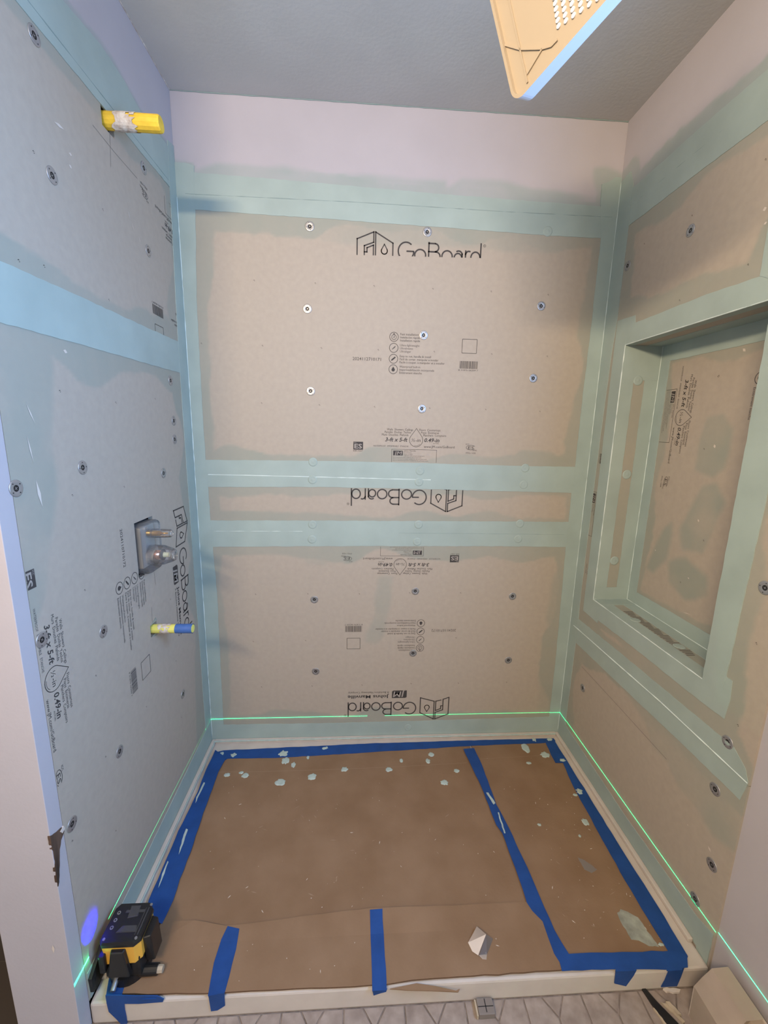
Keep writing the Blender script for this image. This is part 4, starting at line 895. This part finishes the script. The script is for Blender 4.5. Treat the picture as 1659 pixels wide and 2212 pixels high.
# ------------------------------------------------------------------ bathroom floor tiles (children of the floor)
def tiles():
    cw = .150; g = .0022; y0 = -.8455
    for r in range(5):
        for c in range(-8, 12):
            x = -0.005+c*cw; yb = y0-r*.16
            if x < -.5 or x > W+.1: continue
            pcs = [[(g, 0), (cw*.30, 0), (cw*.5-g, -.040), (cw*.5-g, -.158), (g, -.158)], [(cw*.70, 0), (cw-g, 0), (cw-g, -.158), (cw*.5+g, -.158), (cw*.5+g, -.040)], [(cw*.30+g*2.2, 0), (cw*.70-g*2.2, 0), (cw*.5, -.040+g*1.6)]]
            for q in pcs:
                bm = nbm(); prism(bm, GF, [(x+a, yb+b) for a, b in q], -.0025, .0); obj('tile', bm, 'tile', floor)
tiles()
bm = nbm(); box(bm, -1.2, -0.14, -.835, -.711, FZ-.0025, FZ); obj('tile', bm, 'darkwall', floor)  # floor strip beyond the wing in the same dark brown

# ------------------------------------------------------------------ loose things at the front
# cream metal end cover on the floor by the right wall
hc = empty('metal_cover', (1.50, -1.0, FZ)); tag(hc, 'cream folded metal cover lying on the floor by the right wall', 'metal cover')
def sheetpath(prof, y0, y1, th, skew=0.0):
    bm = nbm(); R = []
    for y, sh in ((y0, 0), (y1, skew)):
        R.append([bm.verts.new((x+sh, y+dy*(1 if y == y0 else 0), z)) for x, z, dy in prof])
    for i in range(len(prof)-1): bm.faces.new((R[0][i], R[0][i+1], R[1][i+1], R[1][i]))
    g_ = bmesh.ops.solidify(bm, geom=bm.faces[:], thickness=th); return bm
prof = [(1.444, FZ+.001, .0), (1.442, .026, .0), (1.458, .052, .0), (1.478, .079, .0), (1.519, .081, .0)]
bm = sheetpath(prof[1:], -.893, -.985, .0016, .0); obj('folded_top', bm, 'metalwhite', hc)
bm = sheetpath(prof[:2], -.893, -.958, .0016, .0); obj('side_flange', bm, 'metalwhite', hc)
bm = nbm(); fr_e = Frame((0, -.8935, 0), (1, 0, 0), (0, 0, 1), (0, 1, 0))
prism(bm, fr_e, [(x, z-.001) for x, z, _ in prof]+[(1.521, FZ+.001)], -.0008, .0008); obj('end_plate', bm, 'metalwhite', hc)
bm = nbm(); fr_w = Frame((1.5215, 0, 0), (0, 1, 0), (0, 0, 1), (-1, 0, 0)); prism(bm, fr_w, [(-.90, FZ+.001), (-.90, .076), (-1.10, .076), (-1.10, FZ+.001)], -.0008, .0008); obj('back_plate', bm, 'metalwhite', hc)
bm = sheetpath([(1.478, .020, 0), (1.500, .058, 0), (1.5205, .070, 0)], -.975, -1.10, .0016, .0); obj('bent_flap', bm, 'metalwhite', hc)
# black blade
bk = empty('black_shim', (1.42, -.87, FZ)); tag(bk, 'thin black tapered shim lying on the floor near the metal cover', 'shim')
bm = nbm(); prism(bm, GF, [GF.pix(*q, h=.006) for q in ((1384, 2131), (1392, 2133), (1420, 2165), (1466, 2212), (1472, 2225), (1450, 2225), (1430, 2198), (1408, 2168))], .001, .007); obj('blade', bm, 'black', bk)
# splinters
r = random.Random(5)
for k, (q, lab) in enumerate(((((1428, 2163), (1440, 2166), (1480, 2205), (1476, 2208)), 'pale torn splinter lying along the black shim, nearest the metal cover'), (((1411, 2176), (1414, 2178), (1440, 2212), (1435, 2212)), 'thin pale splinter just left of the black shim'), (((1438, 2164), (1446, 2164), (1472, 2192), (1464, 2192)), 'short broad splinter between black shim and folded tape'))):
    c_ = [GF.pix(*z_, h=.006) for z_ in q]; bm = nbm(); prism(bm, GF, jag(c_, .006, .0012), .0005, .004+.002*k)
    tag(obj('splinter', bm, 'straw'), lab, 'debris', 'splinters by the black shim')
c_ = [GF.pix(*z_, h=.004) for z_ in ((1432, 2136), (1440, 2134), (1470, 2138), (1468, 2144), (1440, 2143))]
bm = nbm(); prism(bm, GF, jag(c_, .008, .0015), .0003, .006); tag(obj('plaster_chip', bm, 'dust'), 'pale plaster chip on the floor under the folded corner tape', 'debris')
# taupe block
tb = empty('plastic_spacer', (.97, -.86, FZ)); tag(tb, 'small taupe plastic spacer standing on the floor against the base front', 'spacer')
x0, y0_ = GF.pix(1052, 2202); 
bm = nbm(); box(bm, x0-.020, x0+.020, y0_+.0, -.8480, FZ+.0005, FZ+.016, .0015); obj('block', bm, 'taupe', tb)
bm = nbm(); box(bm, x0-.025, x0-.0205, y0_+.0, -.8485, FZ+.0005, FZ+.013, .0008); obj('side_strip', bm, 'straw', tb)
bm = nbm(); box(bm, x0-.001, x0+.001, y0_+.004, -.850, FZ+.0158, FZ+.0163); box(bm, x0-.019, x0+.019, y0_+.014, y0_+.0155, FZ+.0158, FZ+.0163); obj('score_line', bm, 'dark', tb)
# folded milky scrap on the front cardboard
sc = empty('plastic_scrap', (.93, -.74, .008)); tag(sc, 'folded milky plastic scrap lying on the front cardboard strip', 'scrap')
q = lambda u, v, h=.0095: Vector(FL.pos(*FL.pix(u, v, h), h))
def leaf(pts, m, nm):
    bm = nbm(); f = bm.faces.new([bm.verts.new(p_) for p_ in pts]); bmesh.ops.solidify(bm, geom=[f], thickness=.0008); obj(nm, bm, m, sc)
leaf([q(1030, 2001, .022), q(1050, 2018, .026), q(1033, 2064, .012), q(1020, 2055, .0095), q(1011, 2036, .0095)], 'metalwhite', 'upper_leaf')
leaf([q(1050, 2018, .025), q(1065, 2028, .011), q(1052, 2062, .0095), q(1034, 2066, .010)], 'film', 'side_leaf')
leaf([q(1034, 2063, .011), q(1052, 2060, .0095), q(1051, 2073, .0095), q(1042, 2072, .0095)], 'metalwhite', 'corner_fold')
